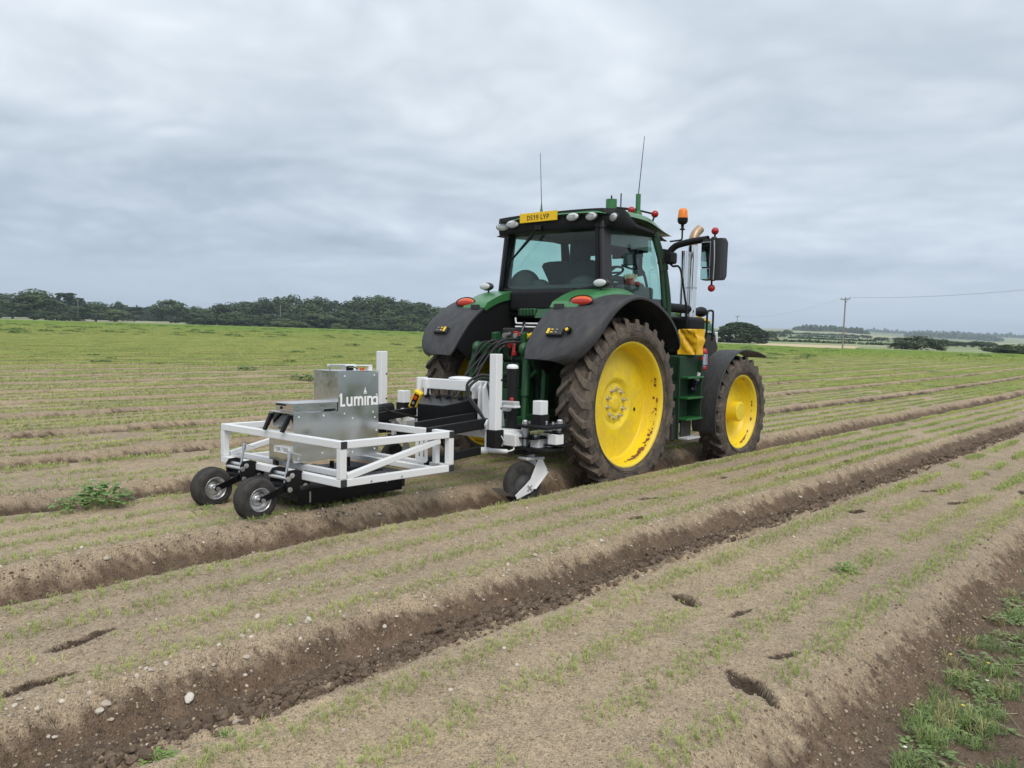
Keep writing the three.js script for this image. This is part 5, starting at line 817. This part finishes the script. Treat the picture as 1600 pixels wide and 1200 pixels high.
  R('oak_tree', 'tree', 'oak', 23.8, 420, 8.3, 4.6, D, 'hazy tree close behind the right side of the dome-shaped tree');
  R('oak_tree', 'tree', 'oak', 24.4, 440, 8, 3.6, D, 'hazy tree half hidden behind the dome-shaped tree');
  R('oak_tree', 'tree', 'oak', 23.31, 900, 9, 8.2, D, 'far left tree of the pair on the pale hillside');
  R('oak_tree', 'tree', 'oak', 22.73, 820, 11, 9.6, D, 'broader far tree of the pair on the pale hillside');
  R('oak_tree', 'tree', 'oak', 23.06, 700, 7.5, 4.8, D, 'lower tree between the pair on the pale hillside');
  R('oak_tree', 'tree', 'oak', 17.69, 900, 12, 6.3, D, 'upright far tree in the valley right of the utility pole');
  R('oak_tree', 'tree', 'oak', 16.81, 620, 11.8, 3.9, D, 'wide dark tree in the valley left of the big light bush');
  R('oak_tree', 'tree', 'oak', 15.86, 700, 10, 4.6, D, 'small valley tree touching the big light bush');
  R('bush', 'bush', 'dome', 14.75, 190, 10.4, 3.0, [0.055, 0.078, 0.034], 'big rounded light green bush at the right field end');
  R('bush', 'bush', 'bush', 15.4, 185, 6, 1.9, [0.052, 0.073, 0.032], 'lower light green bush leaning on the left of the big one');
  R('oak_tree', 'tree', 'oak', 13.43, 300, 6, 2.7, D, 'dark tree at the right shoulder of the big light bush');
  R('oak_tree', 'tree', 'oak', 13.9, 310, 5, 2.3, D, 'smaller dark tree behind the right end of the big light bush');
  for (const [a, h] of [[12.92, 2.4], [12.46, 2.3], [12.01, 2.2], [11.55, 2.8], [11.1, 2.6], [10.73, 2.5]]) R('row_tree', 'tree', 'oak', a, 420, 8.6, h, D, 'dark tree in the level row right of the big light bush', 'trees in the level row');
  R('bush', 'bush', 'bush', 9.88, 165, 7.2, 1.95, D, 'rounded bush left in the clump at the right border');
  R('bush', 'bush', 'bush', 8.9, 165, 6.6, 1.95, Lg, 'bush cut by the right border of the picture');
  R('bush', 'bush', 'bush', 9.3, 152, 8.5, 1.35, B, 'low dark bush in front of the clump at the right border');
  // hedges on the hill
  const hedge = (a0, a1, d, h, label) => { const r = rng(Math.round(d)), P = [], C = [], I = [], len = (a1 - a0) * RAD * d, n = Math.round(len * 6); const [ox, oz] = polar((a0 + a1) / 2, d), oy = landH((a0 + a1) / 2, d);
    for (let i = 0; i < n; i++) { const a = lerp(a0, a1, r()), dd = d + 3 * (r() - .5), [x, z] = polar(a, dd), hh = h * (0.75 + 0.45 * vnoise(a * 9, d) + 0.2), y = landH(a, dd) + hh * r(), s = (0.35 + 0.6 * r()) * (0.5 + d / 900), o = P.length / 3; const t = new THREE.Vector3(r() - .5, r() - .5, r() - .5).normalize(), b = new THREE.Vector3(r() - .5, r() - .5, r() - .5).cross(t).normalize(); for (const [p, q] of [[-1, -1], [1, -1], [1, 1], [-1, 1]]) P.push(x - ox + s * (t.x * p + b.x * q), Math.max(y, 0.3 + landH(a, dd)) - oy + s * (t.y * p + b.y * q), z - oz + s * (t.z * p + b.z * q)); const k = 0.8 + .4 * r(); for (let c = 0; c < 4; c++) C.push(k, k, k); I.push(o, o + 1, o + 2, o, o + 2, o + 3); }
    const g = new THREE.BufferGeometry(); g.setAttribute('position', new THREE.Float32BufferAttribute(P, 3)); g.setAttribute('color', new THREE.Float32BufferAttribute(C, 3)); g.setIndex(I); g.computeVertexNormals(); const m = new THREE.Mesh(g, leafMat('h', D)); m.name = numbered('hedge'); m.position.set(ox, oy, oz); tag(m, label, 'hedge'); scene.add(sh(m)); };
  hedge(16, 24.2, 330, 0.4, 'nearest dark hedge line across the valley behind the utility pole');
  hedge(17.2, 22.6, 620, 0.8, 'second hedge line up the pale hillside from the field');
  hedge(18.2, 22.2, 900, 1.1, 'third hedge line up the pale hillside from the field');
  hedge(17.5, 22.4, 1180, 1.5, 'highest hedge line on the pale hillside below the ridge wood');
  // masses of woodland far off
  const mass = (name, a0, a1, d, dep, h, n, label) => { const r = rng(n + d), P = [], C = [], I = []; const [ox, oz] = polar((a0 + a1) / 2, d), oy = landH((a0 + a1) / 2, d); const S = h * 0.16;
    for (let i = 0; i < n; i++) { const a = lerp(a0, a1, r()), dd = d + dep * r(), [x, z] = polar(a, dd), e = Math.min(1, (a - a0) * 3, (a1 - a) * 3), hh = h * (0.72 + 0.28 * vnoise(a * 16, d) + 0.22 * vnoise(a * 41, d)) * (0.35 + 0.65 * e), y = landH(a, dd) + hh * Math.sqrt(r()), s = S * (0.5 + r()), o = P.length / 3; const t = new THREE.Vector3(r() - .5, r() - .5, r() - .5).normalize(), b = new THREE.Vector3(r() - .5, r() - .5, r() - .5).cross(t).normalize(); for (const [p, q] of [[-1, -1], [1, -1], [1, 1], [-1, 1]]) P.push(x - ox + s * (t.x * p + b.x * q), y - oy + s * (t.y * p + b.y * q), z - oz + s * (t.z * p + b.z * q)); const k = 0.75 + .5 * r(); for (let c = 0; c < 4; c++) C.push(k, k, k); I.push(o, o + 1, o + 2, o, o + 2, o + 3); }
    const g = new THREE.BufferGeometry(); g.setAttribute('position', new THREE.Float32BufferAttribute(P, 3)); g.setAttribute('color', new THREE.Float32BufferAttribute(C, 3)); g.setIndex(I); g.computeVertexNormals(); const m = new THREE.Mesh(g, leafMat('m', D)); m.name = numbered(name); m.position.set(ox, oy, oz); tag(m, label, 'woodland', null, 'stuff'); scene.add(sh(m)); };
  mass('ridge_wood', 17.6, 22.4, 1640, 120, 11, 5200, 'dark wood along the top of the pale hillside');
  mass('ridge_wood', 4, 17.8, 3250, 250, 15, 6000, 'bluish wood along the farthest ridge');
  mass('ridge_wood', 10, 15.5, 2300, 200, 12, 2600, 'bluish wood below the farthest ridge');
  mass('ridge_wood', 60, 80, 560, 60, 9, 4200, 'hazy trees far behind the left tree line');
}
// ---------------------------------------------------------------- utility poles and wires
{
  const wood = std([0.26, 0.235, 0.205], 0.9), wire = std([0.10, 0.10, 0.11], 0.6);
  const tops = [];
  function pole(az, d, top, arm, label, turn) {
    const [x, z] = polar(az, d), y = Math.min(landH(az, d), -0.05), o = thing('utility_pole', label, 'utility pole', [x, y, z]); o.rotation.y = turn; const H = top - y;
    mesh('shaft', cyl([0, -0.3, 0], [0, H, 0], 0.135, 0.10, 12), wood, o);
    if (arm) { mesh('crossarm', [bx([-arm, H - 0.22, -0.06], [arm, H - 0.10, 0.06], 0.01), bar([-arm * 0.5, H - 0.2, 0.07], [0, H - 0.75, 0.1], 0.04, 0.04), bar([arm * 0.5, H - 0.2, 0.07], [0, H - 0.75, 0.1], 0.04, 0.04)], wood, o); for (const q of [-0.92, 0.0, 0.92]) mesh('insulator', [cyl([arm * q, H - 0.10, 0], [arm * q, H + 0.12, 0], 0.05, 0.04, 10)], std([0.20, 0.14, 0.12], 0.3), o); }
    o.updateMatrixWorld(); const t = [-0.92, 0, 0.92].map(q => o.localToWorld(new THREE.Vector3(arm * q, H + 0.12, 0))); tops.push(t); return sh(o);
  }
  pole(71.12, 400, 8.1, 1.0, 'utility pole at the far left in front of the small pine', 0.6);
  pole(58.61, 350, 8.4, 0, 'pale utility pole standing before the wood left of the tractor', 0.6);
  pole(26.12, 290, 8.55, 1.35, 'utility pole in front of the dark dome-shaped tree', 0.95);
  pole(19.18, 137, 8.15, 1.15, 'nearest utility pole with a crossarm right of the tractor', 1.0);
  const span = (A, B, sag, r) => { const pts = []; for (let i = 0; i <= 30; i++) { const t = i / 30, p = A.clone().lerp(B, t); p.y -= sag * 4 * t * (1 - t); pts.push(p.toArray()); } return tube(pts, r, 60, 5); };
  // next pole of the line stands out of the picture to the right
  const n = [-1.05, 0, 1.05].map(q => new THREE.Vector3(96 + q * 0.3, 8.7, -4 + q));
  const c1 = thing('overhead_wire', 'set of sagging wires running right from the nearest utility pole', 'power line'); for (let i = 0; i < 3; i++) mesh('wire', span(tops[3][i], n[i], 0.75, 0.006), wire, c1);
  const c2 = thing('overhead_wire', 'faint wires between the two utility poles right of the tractor', 'power line'); for (let i = 0; i < 3; i++) mesh('wire', span(tops[2][i], tops[3][i], 1.5, 0.005), wire, c2);
}
// ---------------------------------------------------------------- seedlings, weeds, stones, clods
{
  const groups = {}; const inst = (name, g, mat, list, label, cat) => {
    if (!list.length) return; let G = groups[name]; if (!G) { G = groups[name] = new THREE.Group(); G.name = numbered(name); tag(G, label, cat, null, 'stuff'); scene.add(G); } // list of [x,y,z,ry,sx,sy,sz,tone]
    const m = new THREE.InstancedMesh(g, mat, list.length), q = new THREE.Quaternion(), e = new THREE.Euler(), c = new THREE.Color(); const M4 = new THREE.Matrix4();
    list.forEach((p, i) => { e.set(p[8] ?? 0, p[3], p[9] ?? 0); q.setFromEuler(e); M4.compose(new THREE.Vector3(p[0], p[1], p[2]), q, new THREE.Vector3(p[4], p[5], p[6])); m.setMatrixAt(i, M4); const t = p[7]; if (Array.isArray(t)) c.setRGB(...t); else c.setRGB(t, t, t); m.setColorAt(i, c); });
    m.name = name.replace(/s$/, '') + '_piece'; m.castShadow = m.receiveShadow = true; m.userData.kind = 'stuff'; G.add(m); return m;
  };
  const leafGreen = new THREE.MeshPhysicalMaterial({ color: 0xffffff, roughness: 0.9, side: THREE.DoubleSide, transmission: 0.35, thickness: 0 });
  // a strip of feathery seedlings along x
  function tuft(seed, len, wid, n, leaves, blade, h) {
    const r = rng(seed), P = [];
    for (let i = 0; i < n; i++) { const x = (r() - .5) * len, z = (r() + r() + r() - 1.5) / 1.5 * wid, s = 0.55 + 0.6 * r();
      for (let k = 0; k < leaves; k++) { const a = r() * 6.28, out = h * (0.35 + 0.55 * r()) * s, up = h * (0.55 + 0.6 * r()) * s, w = blade * (0.7 + 0.6 * r()), ca = Math.cos(a), sa = Math.sin(a), bw = w * 0.25; const mx = x + ca * out * 0.45, mz = z + sa * out * 0.45, my = up * 0.72, tx = x + ca * out, tz = z + sa * out, ty = up; const px = -sa, pz = ca;
        P.push(x - px * bw, -0.005, z - pz * bw, x + px * bw, -0.005, z + pz * bw, mx + px * w, my, mz + pz * w, x - px * bw, -0.005, z - pz * bw, mx + px * w, my, mz + pz * w, mx - px * w, my, mz - pz * w, mx - px * w, my, mz - pz * w, mx + px * w, my, mz + pz * w, tx, ty, tz); } }
    const g = new THREE.BufferGeometry(); g.setAttribute('position', new THREE.Float32BufferAttribute(P, 3)); g.computeVertexNormals(); return g;
  }
  const near = [1, 2, 3, 4].map(s => tuft(s, 0.26, 0.135, 19, 6, 0.0015, 0.037)), mid = [5, 6, 7].map(s => tuft(s, 0.30, 0.14, 22, 4, 0.0028, 0.041)), farT = [8, 9].map(s => tuft(s, 0.6, 0.17, 60, 3, 0.007, 0.050));
  const LN = near.map(() => []), LM = mid.map(() => []), LF = farT.map(() => []);
  const r = rng(123), kmin = -Math.ceil(88 / PITCH), rows = [-0.55, -0.19, 0.19, 0.55];
  for (let k = kmin; k <= 1; k++) for (const o of rows) {
    const v = VA + (k + 0.5) * PITCH + o;
    let x = 0.3; while (x < 92) {
      const z = zrow(x, v) + 0.014 * vnoise(x * 0.6, k * 5 + o * 9), d = Math.hypot(x, z), a = Math.atan2(-z, x) / RAD; let stepx = 0.13;
      if (d > 9) stepx = 0.13; if (d > 28) stepx = 0.26; if (d > 55) stepx = 0.42;
      if (a > 4 && a < 82 && d < 92 && d > 0.8) {
        const dens = 0.5 + 0.5 * vnoise(x * 1.7 + k * 3, o * 11 + k * 7) + 0.35 * vnoise(x * 0.28, v * 0.4), tone = 0.8 + 0.4 * r(), yel = 0.5 + 0.5 * vnoise(x * 0.5 + 9, v * 1.3);
        const col = [lerp(0.33, 0.47, yel) * tone, lerp(0.42, 0.50, yel) * tone, lerp(0.11, 0.16, yel) * tone];
        const keep = d < 9 ? dens > 0.08 : d < 28 ? dens > 0.03 : dens > -0.05;
        if (keep && !(d < 7 && nearPrint(x, z))) {
          const y = height(x, z, d < 14 ? 2 : 1), s = 0.72 + 0.42 * r(), list = d < 9 ? LN[Math.floor(r() * 4)] : d < 28 ? LM[Math.floor(r() * 3)] : LF[Math.floor(r() * 2)];
          list.push([x, y, z + 0.05 * (r() - .5), (r() < .5 ? 0 : Math.PI) + 0.16 * (r() - .5), 1, s, 0.9 + 0.3 * r(), col]);
        }
      }
      x += stepx * (0.85 + 0.3 * r());
    }
  }
  near.forEach((g, i) => inst('seedling_rows', g, leafGreen, LN[i], 'rows of young feathery crop seedlings on the beds', 'seedlings'));
  mid.forEach((g, i) => inst('seedling_rows', g, leafGreen, LM[i], 'rows of young feathery crop seedlings on the beds', 'seedlings'));
  farT.forEach((g, i) => inst('seedling_rows', g, leafGreen, LF[i], 'rows of young feathery crop seedlings on the beds', 'seedlings'));

  // broad-leaved weeds
  function weedGeo(seed, n, spread, h, leaf) {
    const q = rng(seed), P = [];
    for (let i = 0; i < n; i++) { const a = q() * 6.28, t = Math.sqrt(q()), x = t * spread * Math.cos(a), z = t * spread * Math.sin(a), y = h * (1 - 0.6 * t) * (0.3 + 0.7 * q()), L = leaf * (0.6 + 0.8 * q()), d = a + (q() - .5) * 1.6, tilt = (q() - .3) * 0.8, cx = Math.cos(d), cz = Math.sin(d), w = L * 0.30, ty = Math.sin(tilt) * L, tx = Math.cos(tilt) * L;
      const b = [x, y, z], m1 = [x + cx * tx * .5 - cz * w, y + ty * .5 + 0.12 * L, z + cz * tx * .5 + cx * w], m2 = [x + cx * tx * .5 + cz * w, y + ty * .5 + 0.12 * L, z + cz * tx * .5 - cx * w], e = [x + cx * tx, y + ty * 0.7, z + cz * tx]; P.push(...b, ...m2, ...m1, ...m1, ...m2, ...e);
      if (q() < .35) { P.push(x * .3, 0, z * .3, x * .3 + 0.004, 0, z * .3, ...b); } }
    const g = new THREE.BufferGeometry(); g.setAttribute('position', new THREE.Float32BufferAttribute(P, 3)); g.setAttribute('uv', new THREE.Float32BufferAttribute(new Float32Array(P.length / 3 * 2), 2)); g.computeVertexNormals(); return g;
  }
  const weedM = std([0.13, 0.22, 0.055], 0.75, 0, { side: THREE.DoubleSide }), weedL = std([0.15, 0.24, 0.055], 0.75, 0, { side: THREE.DoubleSide });
  const weed = (x, z, s, h, n, seed, mat, label) => { const w = thing('weed', label, 'weed', [x, height(x, z, 2), z]); mesh('leaves', weedGeo(seed, n, s, h, h < 0.03 ? 0.022 : Math.min(0.075, s * 0.4)), mat, w); mesh('stems', Array.from({ length: 6 }, (_, i) => cyl([0, -0.01, 0], [s * 0.5 * Math.cos(i * 1.05), h * 0.7, s * 0.5 * Math.sin(i * 1.05)], 0.004, 0.002, 5)), mat, w); return w; };
  weed(2.50, -6.82, 0.19, 0.22, 170, 1, weedM, 'large leafy weed in the furrow at the left picture border');
  weed(2.24, -6.80, 0.12, 0.12, 80, 2, weedM, 'smaller leafy weed left beside the largest weed of the furrow');
  weed(1.20, -2.74, 0.055, 0.05, 70, 3, weedL, 'small bright weed on the crumbly furrow at the bottom border');
  weed(1.42, -2.68, 0.03, 0.035, 30, 4, weedL, 'tiny bright weed on the furrow floor right of a slightly bigger one');
  weed(5.47, -1.80, 0.085, 0.07, 60, 5, weedL, 'small leafy weed alone between seedling rows in the right foreground');
  weed(3.92, -4.93, 0.08, 0.07, 90, 6, weedM, 'dark small weed on the furrow wall below the weeding machine');
  weed(2.05, -4.88, 0.07, 0.06, 60, 7, weedL, 'bright little weed on the furrow edge at the left foreground');
  weed(10.15, -4.72, 0.11, 0.10, 80, 8, weedL, 'green weed tuft touching the front wheel of the tractor');
  weed(3.20, -5.55, 0.11, 0.025, 70, 9, weedL, 'bright low weeds around the base of the nearer small wheel');
  weed(3.05, -6.12, 0.10, 0.025, 60, 10, weedL, 'bright low weeds around the base of the farther small wheel');
  weed(4.95, -13.3, 0.16, 0.14, 120, 11, weedM, 'round weed tuft on the second distant furrow at the left');
  weed(5.9, -19.6, 0.22, 0.18, 120, 12, weedM, 'round weed tuft near the left border farther out');
  weed(20.3, -9.5, 0.3, 0.2, 120, 13, weedM, 'weed patch on the furrow right of the front wheel');
  // scattered dark weeds far out
  { const L = [], g = weedGeo(40, 90, 0.22, 0.20, 0.09); for (let i = 0; i < 2400; i++) { const a = lerp(8, 76, r()), d = 16 + 150 * r() ** 0.8, [x, z] = polar(a, d); if (d > EDGE(x, z) - 3) continue; if (vnoise(x * 0.05, z * 0.07) + 0.7 * (r() - .5) < -0.05 || (d < 40 && r() < 0.75)) continue; const s = d < 45 ? 0.35 + 1.1 * r() ** 2.2 : 0.6 + 2.0 * r() ** 2.5; L.push([x, height(x, z, d < 60 ? 1 : 0), z, r() * 6, s * 1.15, s * 0.8, s * 1.15, [0.075 + .03 * r(), 0.15 + .04 * r(), 0.03]]); } inst('scattered_weeds', g, std([1, 1, 1], 0.8, 0, { side: THREE.DoubleSide }), L, 'dark weeds scattered over the distant part of the field', 'weeds'); }
  // short green cover of the far crop beyond the counted rows
  { const g = tuft(61, 1.3, 0.5, 46, 3, 0.03, 0.10), L = []; for (let i = 0; i < 30000; i++) { const a = lerp(5, 80, r()), d = 76 + 120 * Math.pow(r(), 0.9), [x, z] = polar(a, d); if (d > EDGE(x, z) - 0.5) continue; if (d < 92 && r() > (d - 76) / 16) continue; const t = 0.85 + 0.3 * r(), f = sstep(0.5, 0.8, d / EDGE(x, z) + 0.08 * vnoise(x * .03, z * .05)); L.push([x, height(x, z, 0), z, (r() - .5) * 0.4, 1, 0.9 + 0.5 * r(), 1, [lerp(0.38, 0.29, f) * t, lerp(0.43, 0.41, f) * t, lerp(0.11, 0.075, f) * t]]); } inst('distant_crop', g, leafGreen, L, 'young crop covering the far end of the field', 'crop'); }
  // grass and weeds at the bottom right
  { const blade = tuft(70, 0.13, 0.08, 15, 4, 0.0022, 0.085), leafy = weedGeo(71, 20, 0.06, 0.055, 0.030), A = [], B = [], F = [];
    const flower = merge([0, 1, 2, 3, 4].map(i => new THREE.CircleGeometry(0.004, 6).rotateX(-Math.PI / 2).translate(0.005 * Math.cos(i * 1.257), 0, 0.005 * Math.sin(i * 1.257))));
    for (let i = 0; i < 3000; i++) { const x = 1.6 + 9 * r() ** 1.3, z = -1.0 + 1.2 * r(); const c = -0.82 + 0.05 * vnoise(x * 1.3, 4); const dn = 0.6 * vnoise(x * 2.2 + 5, z * 4) + 0.5 * vnoise(x * 9, z * 11), q = Math.exp(-(((z - c - 0.02) / 0.14) ** 2)) * 1.3 + (z > c + 0.1 ? 0.12 : 0); if (dn + 1.1 * r() < 1.28 - q * 0.85) continue; const y = height(x, z, 2); const t = 0.75 + 0.5 * r(), col = r() < 0.16 ? [0.34 * t, 0.31 * t, 0.14 * t] : [0.185 * t, 0.275 * t, 0.07 * t]; (r() < 0.55 ? A : B).push([x, y, z, r() * 6.28, 0.7 + 0.5 * r(), 0.35 + 0.65 * r(), 0.8 + 0.4 * r(), col]); if (r() < 0.035) F.push([x, y + 0.05 + 0.03 * r(), z, r() * 6, 1, 1, 1, r() < .75 ? [0.75, 0.75, 0.68] : [0.75, 0.6, 0.05]]); }
    inst('verge_grass', blade, leafGreen, A, 'tangled grass and weeds along the furrow at the bottom right', 'grass'); inst('verge_weeds', leafy, leafGreen, B, 'leafy weeds mixed with the grass at the bottom right', 'weeds'); inst('small_flowers', flower, std([1, 1, 1], 0.8, 0, { side: THREE.DoubleSide }), F, 'tiny pale flowers in the grass at the bottom right', 'flowers');
    const straw = cyl([-0.1, 0.004, 0], [0.1, 0.012, 0.02], 0.0016, 0.001, 4), S = []; for (let i = 0; i < 120; i++) { const x = 2 + 6 * r(), z = -0.7 + 0.6 * r(); S.push([x, height(x, z, 2), z, r() * 6, 0.5 + r(), 1, 1, [0.42, 0.37, 0.22]]); } inst('dry_straw', straw, std([1, 1, 1], 0.9), S, 'dry straw pieces lying at the bottom right', 'straw'); }
  // clods and stones
  function rock(seed, rough, flat) { const g = new THREE.IcosahedronGeometry(1, 2), p = g.attributes.position, o = seed * 11.3; for (let i = 0; i < p.count; i++) { const x = p.getX(i), y = p.getY(i), z = p.getZ(i), n = 1 + rough * (vnoise(x * 1.6 + o, y * 1.6 + z * 1.3) + 0.55 * vnoise(x * 3.7 + z * 2 + o, y * 3.7 - z)); p.setXYZ(i, x * n, y * n * flat, z * n); } g.computeVertexNormals(); return g; }
  const clodM = new THREE.MeshStandardMaterial({ roughness: 1, color: 0xffffff, bumpMap: noiseTex(128, (u, v) => { const n = 0.5 + 0.3 * tn(u, v, 12, 81) + 0.25 * tn(u, v, 40, 82); return [n, n, n]; }), bumpScale: 0.002 });
  const clods = [1, 2, 3].map(s => rock(s, 0.42, 0.8)), LC = clods.map(() => []), LB = [];
  for (let i = 0; i < 26000; i++) { const x = 0.4 + 26 * r() ** 1.7, dz = -0.24 + 0.56 * (r() + r()) / 2 + 0.05 * (r() - .5), z = zrow(x, VA + PITCH + dz); const s = (0.004 + 0.020 * r() ** 3.6) * (1 + 0.02 * x); if (vnoise(x * 3, z * 6) + r() < 0.25) continue; const t = 0.75 + 0.45 * r(); LC[i % 3].push([x, height(x, z, 2) + s * 0.25, z, r() * 6, s * (0.8 + 0.5 * r()), s * (0.7 + 0.5 * r()), s, [0.135 * t, 0.096 * t, 0.067 * t], r() * 3, r() * 3]); }
  for (let i = 0; i < 7000; i++) { const k = r() < 0.5 ? 0 : 2, x = 0.6 + 16 * r() ** 1.6, dz = k ? -0.45 + 0.9 * r() : -0.38 + 0.35 * r(), z = zrow(x, VA + k * PITCH + dz), s = 0.002 + 0.009 * r() ** 3; const t = 0.95 + 0.5 * r(); LC[i % 3].push([x, height(x, z, 2) + s * 0.2, z, r() * 6, s, s * 0.8, s, [0.15 * t, 0.106 * t, 0.075 * t], r() * 3, r() * 3]); }
  for (let i = 0; i < 42000; i++) { const x = 0.6 + 13 * r() ** 1.6, z = -1.0 - 4.2 * r() ** 1.3, s = 0.0016 + 0.0065 * r() ** 3.2; const t = 0.62 + 0.5 * r(); LB.push([x, height(x, z, 2) + s * 0.2, z, r() * 6, s, s * 0.8, s, [0.45 * t, 0.36 * t, 0.255 * t], r() * 3, r() * 3, 1]); }
  inst('soil_clods', (() => { const g = new THREE.IcosahedronGeometry(1, 1), p = g.attributes.position; for (let i = 0; i < p.count; i++) { const n = 1 + 0.3 * vnoise(p.getX(i) * 2 + 5, p.getY(i) * 2 + p.getZ(i)); p.setXYZ(i, p.getX(i) * n, p.getY(i) * n, p.getZ(i) * n); } g.computeVertexNormals(); return g; })(), clodM, LB, 'crumbly brown soil clods loose in the furrows and on the beds', 'soil clods');
  clods.forEach((g, i) => inst('soil_clods', g, clodM, LC[i], 'crumbly brown soil clods loose in the furrows and on the beds', 'soil clods'));
  const stones = [4, 5, 6].map(s => rock(s, 0.22, 0.7)), LS = stones.map(() => []), stoneM = new THREE.MeshStandardMaterial({ roughness: 0.85, color: 0xffffff });
  for (let i = 0; i < 5200; i++) { const k = Math.floor(r() * 4) - 2, sh0 = r() < 0.62; const x = 0.4 + 24 * r() ** 1.5, dz = sh0 ? -0.40 + 0.16 * (r() + r() - 1) : -1.04 + 2.08 * r(), z = zrow(x, VA + (k + (k < -1 ? 3 : 0) ) * PITCH + dz); if (z > -1.05) continue; const s = (0.0022 + 0.010 * r() ** 3.4) * (1 + 0.015 * x); const t = 0.7 + 0.6 * r(), w = r(); LS[i % 3].push([x, height(x, z, 2) + s * 0.25, z, r() * 6, s * (0.9 + 0.5 * r()), s * 0.8, s, w < 0.7 ? [0.46 * t, 0.40 * t, 0.33 * t] : [0.36 * t, 0.27 * t, 0.18 * t], r() * .6, r() * .6]); }
  stones.forEach((g, i) => inst('small_stones', g, stoneM, LS[i], 'small pale stones strewn over the bed shoulders', 'stones'));
  // the larger flints, one by one
  const fm = [std([0.50, 0.45, 0.38], 0.8), std([0.42, 0.36, 0.29], 0.85), std([0.56, 0.52, 0.47], 0.75)];
  for (let i = 0; i < 32; i++) { const x = 0.9 + 8.5 * r() ** 1.5, k = r() < 0.66 ? 1 : 0, z = zrow(x, VA + k * PITCH - 0.40 + 0.26 * (r() - 0.45)), s = 0.009 + 0.012 * r() ** 1.8; const m = new THREE.Mesh(stones[i % 3], fm[i % 3]); m.name = numbered('stone'); m.position.set(x, height(x, z, 2) + s * 0.3, z); m.rotation.set(r() * .5, r() * 6, r() * .5); m.scale.set(s * (1 + 0.5 * r()), s * 0.85, s); tag(m, 'pale flint stone lying on the shoulder of a bed', 'stone', 'larger flints along the furrow edges'); scene.add(sh(m)); }
}
renderer.render(scene, camera);
